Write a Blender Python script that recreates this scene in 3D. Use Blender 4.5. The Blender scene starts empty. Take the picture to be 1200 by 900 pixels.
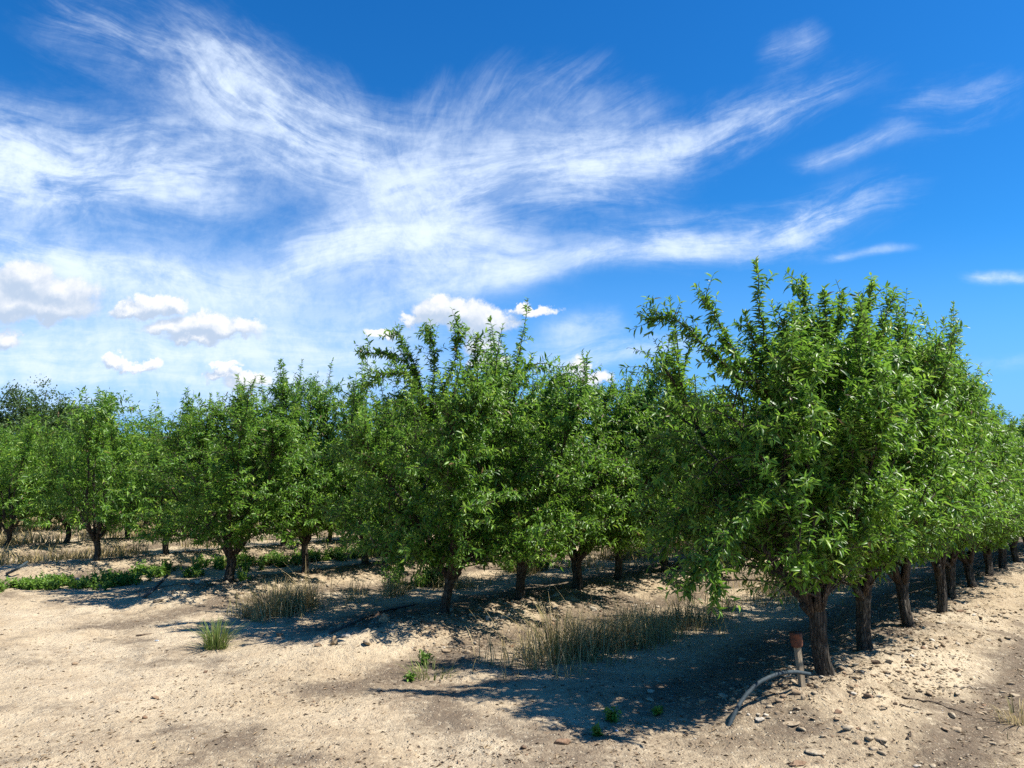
import bpy, math, random
import numpy as np

R = math.radians
scene = bpy.context.scene
col = scene.collection

# ------------------------------------------------------------------ basics
F_PX, W_PX, H_PX = 870.0, 1200.0, 900.0
PITCH = R(6.7)
CAM_H = 1.6
CP, SP = math.cos(PITCH), math.sin(PITCH)


def ray(px, py):
    """world direction of a photo pixel (unit y)"""
    a, b = (px - W_PX / 2) / F_PX, (H_PX / 2 - py) / F_PX
    dy, dz = CP - b * SP, SP + b * CP
    return a / dy, dz / dy          # X per unit depth, Z per unit depth


def at(px, py, z=0.0):
    """ground point seen at a photo pixel"""
    X, Z = ray(px, py)
    d = (z - CAM_H) / Z
    return X * d, d


# orchard frame: u along the rows, n across them
AZ = R(41.2)
UX, UY = math.sin(AZ), math.cos(AZ)
NX, NY = -UY, UX


def un(u, n):
    return u * UX + n * NX, u * UY + n * NY


def to_un(x, y):
    return x * UX + y * UY, x * NX + y * NY


ROW0, ROWSTEP, SPACING = 2.13, 4.12, 1.22
ROW_START = [6.2, 6.0, 5.62, 5.3, 5.0, 4.7, 4.5, 4.2]
SUN_AZ, SUN_EL = R(97.0), R(54.0)       # azimuth clockwise from +Y

rs = np.random.RandomState


# ------------------------------------------------------------------ noise
class VNoise:
    def __init__(self, seed):
        self.t = rs(seed).rand(256, 256)

    def __call__(self, x, y):
        xi, yi = np.floor(x).astype(int), np.floor(y).astype(int)
        fx, fy = x - xi, y - yi
        fx, fy = fx * fx * (3 - 2 * fx), fy * fy * (3 - 2 * fy)
        t = self.t
        a, b = t[xi & 255, yi & 255], t[(xi + 1) & 255, yi & 255]
        c, d = t[xi & 255, (yi + 1) & 255], t[(xi + 1) & 255, (yi + 1) & 255]
        return (a + (b - a) * fx) * (1 - fy) + (c + (d - c) * fx) * fy - 0.5

    def fbm(self, x, y, o=4):
        r, am = 0.0, 1.0
        for i in range(o):
            r = r + am * self(x * 2 ** i + 17.3 * i, y * 2 ** i + 9.1 * i)
            am *= 0.5
        return r


VN = VNoise(5)


def sstep(a, b, x):
    t = np.clip((x - a) / (b - a), 0, 1)
    return t * t * (3 - 2 * t)


def row_dist(n):
    k = np.clip(np.round((n - ROW0) / ROWSTEP), 0, 60)
    return n - (ROW0 + k * ROWSTEP)


def ground_z(x, y):
    x, y = np.asarray(x, float), np.asarray(y, float)
    u, n = to_un(x, y)
    dn = row_dist(n)
    start = 6.1 - 0.085 * (n - ROW0)
    wob = VN.fbm(x * 0.35, y * 0.35, 3)
    end = sstep(start - 1.9, start - 0.5, u + wob * 0.9)
    end = np.where(n > 60, 1.0, end)
    berm = np.exp(-(dn / 0.85) ** 2) * end
    z = -0.15 + 0.15 * berm
    near = np.exp(-(np.hypot(x, y) / 60.0) ** 2)
    z = z + near * (0.05 * VN.fbm(x * 0.5, y * 0.5, 2) + 0.028 * VN.fbm(x * 1.9 + 40, y * 1.9, 3))
    z = z + near * 0.02 * VN.fbm(x * 7.0, y * 7.0 + 30, 3)
    # rough cloddy berm shoulders
    rough = np.exp(-(dn / 1.0) ** 2) * end
    z = z + near * rough * 0.05 * VN.fbm(x * 9.0 + 5, y * 9.0, 3)
    # wheel ruts beside the first row and between the rows
    for off in (-0.95, 0.95):
        rut = np.exp(-((dn - off - 0.12 * wob) / 0.16) ** 2) * sstep(3.0, 5.0, u)
        z = z - 0.022 * rut * near
    crust = np.exp(-((u - 3.25 + 0.5 * wob) / 0.42) ** 2) * sstep(6.2, 7.4, n) * (1 - sstep(11.5, 13.5, n))
    z = z + near * crust * (0.05 * np.abs(VN.fbm(x * 4.0 + 70, y * 4.0, 3)) - 0.012)
    return z


def gz(x, y):
    return float(ground_z(np.array([x]), np.array([y]))[0])


# ------------------------------------------------------------------ mesh helpers
def build_mesh(name, verts, faces, mats=(), smooth=False, attrs=None, fmat=None):
    """verts (N,3); faces = list of int arrays (M,k)"""
    me = bpy.data.meshes.new(name)
    verts = np.ascontiguousarray(verts, dtype=np.float32)
    faces = [np.asarray(f, dtype=np.int32) for f in faces if len(f)]
    me.vertices.add(len(verts))
    me.vertices.foreach_set('co', verts.ravel())
    loops = np.concatenate([f.ravel() for f in faces])
    sizes = np.concatenate([np.full(len(f), f.shape[1], np.int32) for f in faces])
    starts = np.concatenate([[0], np.cumsum(sizes)[:-1]]).astype(np.int32)
    me.loops.add(len(loops))
    me.loops.foreach_set('vertex_index', loops.astype(np.int32))
    me.polygons.add(len(sizes))
    me.polygons.foreach_set('loop_start', starts)
    if smooth:
        me.polygons.foreach_set('use_smooth', np.ones(len(sizes), bool))
    if fmat is not None:
        me.polygons.foreach_set('material_index', np.asarray(fmat, np.int32))
    me.update(calc_edges=True)
    me.validate()
    for m in mats:
        me.materials.append(m)
    for k, v in (attrs or {}).items():
        a = me.attributes.new(k, 'FLOAT', 'POINT')
        a.data.foreach_set('value', np.asarray(v, np.float32))
    return me


def link(name, data, parent=None, loc=None):
    o = bpy.data.objects.new(name, data)
    col.objects.link(o)
    if parent is not None:
        o.parent = parent
    if loc is not None:
        o.location = loc
    return o


def tag(o, label=None, cat=None, group=None, kind=None):
    if label:
        o['label'] = label
    if cat:
        o['category'] = cat
    if group:
        o['group'] = group
    if kind:
        o['kind'] = kind
    return o


class Tubes:
    def __init__(self):
        self.v, self.f, self.n = [], [], 0

    def add(self, pts, rad, sides=6, cap=True, lump=None):
        pts = np.asarray(pts, float)
        n = len(pts)
        rad = np.broadcast_to(np.asarray(rad, float), (n,))
        t = np.gradient(pts, axis=0)
        t /= np.linalg.norm(t, axis=1)[:, None] + 1e-9
        ref = np.array([1.0, 0, 0]) if abs(t[0, 0]) < 0.8 else np.array([0, 1.0, 0])
        ang = np.linspace(0, 2 * math.pi, sides, endpoint=False)
        rings = []
        for i in range(n):
            a = ref - t[i] * ref.dot(t[i])
            a /= np.linalg.norm(a) + 1e-9
            ref = a
            b = np.cross(t[i], a)
            r = rad[i] if lump is None else rad[i] * lump(i, ang)
            rings.append(pts[i] + (np.cos(ang) * r)[:, None] * a + (np.sin(ang) * r)[:, None] * b)
        base = self.n
        self.v.append(np.concatenate(rings))
        idx = base + np.arange(n * sides).reshape(n, sides)
        nxt = np.roll(idx, -1, axis=1)
        q = np.stack([idx[:-1], nxt[:-1], nxt[1:], idx[1:]], axis=-1).reshape(-1, 4)
        self.f.append(q)
        self.n += n * sides
        if cap:
            self.v.append(np.array([pts[0], pts[-1]]))
            c0, c1 = self.n, self.n + 1
            self.n += 2
            tri = [[c0, nxt[0][j], idx[0][j], c0] for j in range(sides)] + [[c1, idx[-1][j], nxt[-1][j], c1] for j in range(sides)]
            self.t = getattr(self, 't', [])
            self.t.append(np.array(tri)[:, :3])

    def mesh(self, name, mat, smooth=True):
        f = [np.concatenate(self.f)]
        if getattr(self, 't', None):
            f.append(np.concatenate(self.t))
        return build_mesh(name, np.concatenate(self.v), f, [mat], smooth)


# ------------------------------------------------------------------ materials
def new_mat(name):
    m = bpy.data.materials.new(name)
    m.use_nodes = True
    nt = m.node_tree
    nt.nodes.clear()
    out = nt.nodes.new('ShaderNodeOutputMaterial')
    return m, nt, out


def N(nt, t, **kw):
    n = nt.nodes.new(t)
    for k, v in kw.items():
        setattr(n, k, v)
    return n


def sock(nt, s, v):
    if isinstance(v, bpy.types.NodeSocket):
        nt.links.new(v, s)
    else:
        s.default_value = v


def math_(nt, op, a, b=None, c=None, clamp=False):
    n = N(nt, 'ShaderNodeMath', operation=op, use_clamp=clamp)
    for i, v in enumerate((a, b, c)):
        if v is not None:
            sock(nt, n.inputs[i], v)
    return n.outputs[0]


def mixc(nt, f, a, b, blend='MIX'):
    n = N(nt, 'ShaderNodeMix', data_type='RGBA', blend_type=blend)
    sock(nt, n.inputs[0], f)
    sock(nt, n.inputs[6], a if isinstance(a, bpy.types.NodeSocket) else (*a, 1))
    sock(nt, n.inputs[7], b if isinstance(b, bpy.types.NodeSocket) else (*b, 1))
    return n.outputs[2]


def noise(nt, vec, scale, detail=3, rough=0.55, dim='3D', dist=0.0):
    n = N(nt, 'ShaderNodeTexNoise', noise_dimensions=dim)
    if vec is not None:
        nt.links.new(vec, n.inputs['Vector'])
    n.inputs['Scale'].default_value = scale
    n.inputs['Detail'].default_value = detail
    n.inputs['Roughness'].default_value = rough
    n.inputs['Distortion'].default_value = dist
    return n


def ramp(nt, f, a, b, lo=0.0, hi=1.0):
    n = N(nt, 'ShaderNodeMapRange', interpolation_type='SMOOTHSTEP')
    sock(nt, n.inputs[0], f)
    n.inputs[1].default_value, n.inputs[2].default_value = a, b
    n.inputs[3].default_value, n.inputs[4].default_value = lo, hi
    return n.outputs[0]


def attr(nt, name):
    return N(nt, 'ShaderNodeAttribute', attribute_name=name).outputs['Fac']


def leaf_material(name, dark, light, yellow, under, rough=0.4, trans=0.3, brown=(0.16, 0.09, 0.05)):
    m, nt, out = new_mat(name)
    tone = attr(nt, 'tone')
    c = mixc(nt, ramp(nt, tone, 0.0, 0.75), dark, light)
    c = mixc(nt, ramp(nt, tone, 0.75, 0.97), c, yellow)
    c = mixc(nt, ramp(nt, tone, 0.985, 0.99), c, brown)
    g = N(nt, 'ShaderNodeNewGeometry')
    cu = mixc(nt, math_(nt, 'MULTIPLY', g.outputs['Backfacing'], 0.6), c, under)
    p = N(nt, 'ShaderNodeBsdfPrincipled')
    sock(nt, p.inputs['Base Color'], cu)
    p.inputs['Roughness'].default_value = rough
    p.inputs['Specular IOR Level'].default_value = 0.36
    tr = N(nt, 'ShaderNodeBsdfTranslucent')
    tc = mixc(nt, 0.5, c, (0.21, 0.40, 0.04), 'MIX')
    sock(nt, tr.inputs['Color'], tc)
    mx = N(nt, 'ShaderNodeMixShader')
    mx.inputs[0].default_value = trans
    nt.links.new(p.outputs[0], mx.inputs[1])
    nt.links.new(tr.outputs[0], mx.inputs[2])
    nt.links.new(mx.outputs[0], out.inputs[0])
    return m


def bark_material(name, c1, c2, c3, scale=1.0):
    m, nt, out = new_mat(name)
    tc = N(nt, 'ShaderNodeTexCoord').outputs['Object']
    mp = N(nt, 'ShaderNodeMapping')
    mp.inputs['Scale'].default_value = (scale, scale, 0.17 * scale)
    nt.links.new(tc, mp.inputs[0])
    n1 = noise(nt, mp.outputs[0], 38, 5, 0.65, dist=0.6)
    n2 = noise(nt, tc, 9, 3)
    vo = N(nt, 'ShaderNodeTexVoronoi', feature='DISTANCE_TO_EDGE')
    nt.links.new(mp.outputs[0], vo.inputs['Vector'])
    vo.inputs['Scale'].default_value = 44
    crack = ramp(nt, vo.outputs['Distance'], 0.0, 0.16)
    c = mixc(nt, ramp(nt, n1.outputs[0], 0.35, 0.65), c1, c2)
    c = mixc(nt, ramp(nt, n2.outputs[0], 0.5, 0.7), c, c3)
    c = mixc(nt, math_(nt, 'MULTIPLY', math_(nt, 'SUBTRACT', 1.0, crack), 0.75), c, tuple(v * 0.35 for v in c1))
    h = math_(nt, 'ADD', math_(nt, 'MULTIPLY', crack, 0.6), n1.outputs[0])
    b = N(nt, 'ShaderNodeBump')
    b.inputs['Strength'].default_value = 1.0
    b.inputs['Distance'].default_value = 0.012
    nt.links.new(h, b.inputs['Height'])
    p = N(nt, 'ShaderNodeBsdfPrincipled')
    sock(nt, p.inputs['Base Color'], c)
    p.inputs['Roughness'].default_value = 0.9
    p.inputs['Specular IOR Level'].default_value = 0.2
    nt.links.new(b.outputs[0], p.inputs['Normal'])
    nt.links.new(p.outputs[0], out.inputs[0])
    return m


def tone_material(name, stops, rough=0.85, trans=0.0, bump=None, spec=0.2):
    """colour from the per-instance attribute tone through a ramp of (pos, colour)"""
    m, nt, out = new_mat(name)
    tone = attr(nt, 'tone')
    cr = N(nt, 'ShaderNodeValToRGB')
    e = cr.color_ramp.elements
    while len(e) < len(stops):
        e.new(0.5)
    for el, (p_, c_) in zip(e, stops):
        el.position = p_
        el.color = (*c_, 1)
    nt.links.new(tone, cr.inputs[0])
    c = cr.outputs[0]
    p = N(nt, 'ShaderNodeBsdfPrincipled')
    p.inputs['Roughness'].default_value = rough
    p.inputs['Specular IOR Level'].default_value = spec
    if bump:
        tc = N(nt, 'ShaderNodeTexCoord').outputs['Object']
        nn = noise(nt, tc, bump, 4, 0.6)
        c = mixc(nt, ramp(nt, nn.outputs[0], 0.3, 0.75), c, mixc(nt, 1.0, c, (0.55, 0.5, 0.45), 'MULTIPLY'))
        b = N(nt, 'ShaderNodeBump')
        b.inputs['Strength'].default_value = 0.6
        b.inputs['Distance'].default_value = 0.006
        nt.links.new(nn.outputs[0], b.inputs['Height'])
        nt.links.new(b.outputs[0], p.inputs['Normal'])
    sock(nt, p.inputs['Base Color'], c)
    res = p.outputs[0]
    if trans:
        tr = N(nt, 'ShaderNodeBsdfTranslucent')
        nt.links.new(c, tr.inputs['Color'])
        mx = N(nt, 'ShaderNodeMixShader')
        mx.inputs[0].default_value = trans
        nt.links.new(res, mx.inputs[1])
        nt.links.new(tr.outputs[0], mx.inputs[2])
        res = mx.outputs[0]
    nt.links.new(res, out.inputs[0])
    return m


def plain_material(name, c1, c2, scale, rough=0.8, bump=0.004, spec=0.3, stretch=(1, 1, 1)):
    m, nt, out = new_mat(name)
    tc = N(nt, 'ShaderNodeTexCoord').outputs['Object']
    mp = N(nt, 'ShaderNodeMapping')
    mp.inputs['Scale'].default_value = stretch
    nt.links.new(tc, mp.inputs[0])
    nn = noise(nt, mp.outputs[0], scale, 5, 0.65)
    c = mixc(nt, ramp(nt, nn.outputs[0], 0.35, 0.68), c1, c2)
    p = N(nt, 'ShaderNodeBsdfPrincipled')
    sock(nt, p.inputs['Base Color'], c)
    p.inputs['Roughness'].default_value = rough
    p.inputs['Specular IOR Level'].default_value = spec
    b = N(nt, 'ShaderNodeBump')
    b.inputs['Strength'].default_value = 0.7
    b.inputs['Distance'].default_value = bump
    nt.links.new(nn.outputs[0], b.inputs['Height'])
    nt.links.new(b.outputs[0], p.inputs['Normal'])
    nt.links.new(p.outputs[0], out.inputs[0])
    return m


M_LEAF = leaf_material('almond_leaf', (0.030, 0.10, 0.010), (0.145, 0.28, 0.026), (0.28, 0.39, 0.04), (0.21, 0.29, 0.09),
                       rough=0.38, trans=0.45)
M_FARLEAF = leaf_material('broadleaf_foliage', (0.03, 0.065, 0.018), (0.055, 0.105, 0.03), (0.08, 0.13, 0.04), (0.07, 0.11, 0.05),
                          rough=0.6, trans=0.2)
M_WEED = leaf_material('weed_leaf', (0.07, 0.15, 0.02), (0.15, 0.27, 0.035), (0.25, 0.34, 0.05), (0.16, 0.22, 0.08), rough=0.5, trans=0.35)
M_BARK = bark_material('almond_bark', (0.036, 0.030, 0.024), (0.08, 0.067, 0.052), (0.13, 0.112, 0.088))
M_LIMB = bark_material('limb_bark', (0.045, 0.034, 0.027), (0.085, 0.067, 0.052), (0.13, 0.105, 0.08))
M_NUT = plain_material('almond_hull', (0.22, 0.25, 0.13), (0.30, 0.25, 0.17), 60, 0.85, 0.001, 0.1)
M_GRASS = tone_material('dry_grass_blade', [(0.0, (0.10, 0.13, 0.035)), (0.3, (0.17, 0.16, 0.055)), (0.6, (0.34, 0.26, 0.12)), (1.0, (0.5, 0.4, 0.22))],
                        rough=0.7, trans=0.3)
M_GREENGRASS = tone_material('green_grass_blade', [(0.0, (0.07, 0.13, 0.025)), (0.6, (0.16, 0.2, 0.05)), (1.0, (0.4, 0.34, 0.16))], rough=0.65, trans=0.3)
M_STONE = tone_material('field_stone', [(0.0, (0.085, 0.064, 0.047)), (0.25, (0.230, 0.145, 0.093)), (0.5, (0.323, 0.246, 0.162)), (0.75, (0.399, 0.332, 0.238)), (1.0, (0.493, 0.451, 0.383))],
                        rough=0.9, bump=55)
M_CHIP = tone_material('dry_litter_chip', [(0.0, (0.05, 0.035, 0.025)), (0.5, (0.16, 0.11, 0.07)), (1.0, (0.36, 0.27, 0.16))], rough=0.9)


# ------------------------------------------------------------------ ground
def ground_material():
    m, nt, out = new_mat('sandy_soil')
    pos = N(nt, 'ShaderNodeNewGeometry').outputs['Position']
    big = noise(nt, pos, 0.35, 4, 0.6)
    mid = noise(nt, pos, 1.7, 5, 0.65, dist=0.4)
    fin = noise(nt, pos, 16, 5, 0.7)
    gra = noise(nt, pos, 75, 4, 0.75)
    c = mixc(nt, ramp(nt, big.outputs[0], 0.35, 0.65), (0.405, 0.317, 0.205), (0.504, 0.414, 0.288))
    c = mixc(nt, ramp(nt, mid.outputs[0], 0.42, 0.72, 0, 0.65), c, (0.332, 0.249, 0.160))
    # greyer compacted or littered soil, plus tree shade painted darker along the rows
    dk = math_(nt, 'ADD', attr(nt, 'litter'), math_(nt, 'MULTIPLY', math_(nt, 'SUBTRACT', fin.outputs[0], 0.5), 1.1))
    c = mixc(nt, ramp(nt, dk, 0.15, 1.0, 0, 0.9), c, (0.111, 0.084, 0.061))
    c = mixc(nt, ramp(nt, fin.outputs[0], 0.52, 0.74, 0, 0.65), c, (0.253, 0.181, 0.114))
    c = mixc(nt, ramp(nt, fin.outputs[0], 0.26, 0.46, 0.5, 0.0), c, (0.605, 0.517, 0.372))
    # grains: pale and dark speckle
    c = mixc(nt, ramp(nt, gra.outputs[0], 0.54, 0.70, 0, 0.75), c, (0.173, 0.121, 0.083))
    c = mixc(nt, ramp(nt, gra.outputs[0], 0.28, 0.42, 0.55, 0.0), c, (0.646, 0.570, 0.439))
    vo = N(nt, 'ShaderNodeTexVoronoi')
    nt.links.new(pos, vo.inputs['Vector'])
    vo.inputs['Scale'].default_value = 46
    peb = ramp(nt, vo.outputs['Distance'], 0.18, 0.42, 1, 0)
    sel = N(nt, 'ShaderNodeSeparateColor')
    nt.links.new(vo.outputs['Color'], sel.inputs[0])
    on = math_(nt, 'MULTIPLY', peb, math_(nt, 'GREATER_THAN', sel.outputs[0], 0.72))
    pc = mixc(nt, sel.outputs[1], (0.626, 0.549, 0.415), (0.303, 0.200, 0.125))
    c = mixc(nt, math_(nt, 'MULTIPLY', on, 0.75), c, pc)
    h = math_(nt, 'ADD', math_(nt, 'MULTIPLY', fin.outputs[0], 1.5), math_(nt, 'MULTIPLY', gra.outputs[0], 0.45))
    h = math_(nt, 'ADD', h, math_(nt, 'MULTIPLY', on, 0.35))
    h = math_(nt, 'ADD', h, math_(nt, 'MULTIPLY', mid.outputs[0], 2.2))
    b = N(nt, 'ShaderNodeBump')
    b.inputs['Strength'].default_value = 0.9
    b.inputs['Distance'].default_value = 0.03
    nt.links.new(h, b.inputs['Height'])
    p = N(nt, 'ShaderNodeBsdfPrincipled')
    sock(nt, p.inputs['Base Color'], c)
    p.inputs['Roughness'].default_value = 0.95
    p.inputs['Specular IOR Level'].default_value = 0.12
    nt.links.new(b.outputs[0], p.inputs['Normal'])
    nt.links.new(p.outputs[0], out.inputs[0])
    return m


def litter_shade_amount(x, y):
    u, n = to_un(x, y)
    dn = row_dist(n)
    wob = VN.fbm(x * 0.6 + 3, y * 0.6, 3)
    rows = sstep(4.2, 5.6, u + 0.6 * wob)
    a = 0.85 * np.exp(-((dn - 0.5) / 0.8) ** 2) * rows * sstep(1.2, 1.9, n)  # litter band, also painted dark to deepen the shade under the trees
    for off, s in ((-1.05, 0.95), (1.0, 0.3)):                  # dark wheel tracks
        a = a + s * np.exp(-((dn - off + 0.25 * wob) / 0.34) ** 2) * sstep(2.0, 5.0, u)
    # grey bands across the headland
    for uu, s, w in ((3.9, 0.38, 0.35), (2.3, 0.22, 0.3)):
        a = a + s * np.exp(-((u - uu + 0.9 * wob + 0.05 * (n - 4)) / w) ** 2) * sstep(-2, 1.5, n)
    a = a + 0.34 * sstep(0.12, 0.45, VN.fbm(x * 0.45 + 60, y * 0.8 + 8, 4))
    a = a + 0.35 * sstep(0.1, 0.45, VN.fbm(x * 2.1 + 20, y * 2.1, 3))
    return np.clip(a, 0, 1)


def make_ground():
    def axis(lo, hi, segs, far, k):
        inner = []
        for a, b, st in segs:
            inner.append(np.arange(a, b, st))
        inner = np.concatenate(inner + [[hi]])
        g = np.cumsum(np.geomspace(0.2, (far) / 4, k))
        g = g / g[-1] * far
        return np.concatenate([lo - g[::-1], inner, hi + g])
    xs = axis(-18, 18, [(-18, -6, 0.075), (-6, 6, 0.045), (6, 18, 0.075)], 1800, 22)
    ys = axis(1.5, 34, [(1.5, 9, 0.035), (9, 18, 0.06), (18, 34, 0.16)], 1800, 22)
    X, Y = np.meshgrid(xs, ys, indexing='ij')
    Z = ground_z(X, Y)
    nx, ny = X.shape
    v = np.stack([X, Y, Z], -1).reshape(-1, 3)
    i = np.arange(nx * ny).reshape(nx, ny)
    q = np.stack([i[:-1, :-1], i[1:, :-1], i[1:, 1:], i[:-1, 1:]], -1).reshape(-1, 4)
    lit = litter_shade_amount(X.ravel(), Y.ravel())
    me = build_mesh('ground', v, [q], [ground_material()], True, {'litter': lit})  # the litter attribute also carries the painted row shade
    o = link('ground', me)
    tag(o, kind='structure')


make_ground()


# ------------------------------------------------------------------ almond trees
# leaf template: x along the leaf, y across, z up
LEAF_FULL_V = np.array([[0, 0, 0], [0.33, -0.5, 0.10], [0.33, 0, 0.0], [0.33, 0.5, 0.10],
                        [0.7, -0.38, 0.02], [0.7, 0, -0.05], [0.7, 0.38, 0.02], [1.0, 0, -0.16]])
LEAF_FULL_T = [[0, 1, 2], [0, 2, 3], [4, 7, 5], [5, 7, 6]]
LEAF_FULL_Q = [[1, 4, 5, 2], [2, 5, 6, 3]]
LEAF_LOD_V = np.array([[0, 0, 0], [0.42, -0.5, 0.08], [1.0, 0, -0.12], [0.42, 0.5, 0.08]])
LEAF_LOD_T = [[0, 1, 2], [0, 2, 3]]


def nrm(a):
    return a / (np.linalg.norm(a, axis=-1, keepdims=True) + 1e-9)


def leaves_to_mesh(name, P, D, U, L, Wd, tone, mats, lod=False, curl=1.0):
    """P points, D leaf directions, U up-ish normals"""
    S = nrm(np.cross(U, D))
    Nn = np.cross(D, S)
    T = LEAF_LOD_V if lod else LEAF_FULL_V
    V = (P[:, None, :] + T[None, :, 0, None] * (L[:, None, None] * D[:, None, :])
         + T[None, :, 1, None] * (Wd[:, None, None] * S[:, None, :])
         + T[None, :, 2, None] * curl * (L[:, None, None] * Nn[:, None, :]))
    k = len(T)
    base = (np.arange(len(P)) * k)[:, None, None]
    if lod:
        faces = [(base + np.array(LEAF_LOD_T)[None]).reshape(-1, 3)]
    else:
        faces = [(base + np.array(LEAF_FULL_T)[None]).reshape(-1, 3), (base + np.array(LEAF_FULL_Q)[None]).reshape(-1, 4)]
    return build_mesh(name, V.reshape(-1, 3), faces, mats, not lod, {'tone': np.repeat(tone, k)})


def grow(rng, p, d, length, step, wander, up, droop=0.0):
    n = max(3, int(round(length / step)) + 1)
    pts = [np.array(p, float)]
    d = np.array(d, float)
    d /= np.linalg.norm(d)
    for i in range(n - 1):
        t = i / (n - 1)
        d = d + rng.normal(0, wander, 3) + np.array([0, 0, up * (1 - t) - droop * t])
        d /= np.linalg.norm(d)
        pts.append(pts[-1] + d * (length / (n - 1)))
    return np.array(pts)


def dirv(az, tilt):
    return np.array([math.cos(az) * math.sin(tilt), math.sin(az) * math.sin(tilt), math.cos(tilt)])


def point_on(pts, t):
    f = t * (len(pts) - 1)
    i = min(int(f), len(pts) - 2)
    return pts[i] + (pts[i + 1] - pts[i]) * (f - i), nrm(pts[i + 1] - pts[i])


def nut_mesh(seed):
    import bmesh
    bm = bmesh.new()
    bmesh.ops.create_icosphere(bm, subdivisions=2, radius=1.0)
    for v in bm.verts:
        c = v.co
        t = (c.z + 1) / 2
        v.co = (c.x * 0.0125 * (1.05 - 0.35 * t), c.y * 0.0095 * (1.05 - 0.35 * t), c.z * 0.019)
    me = bpy.data.meshes.new('almond')
    bm.to_mesh(me)
    bm.free()
    me.polygons.foreach_set('use_smooth', [True] * len(me.polygons))
    me.materials.append(M_NUT)
    return me


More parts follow.
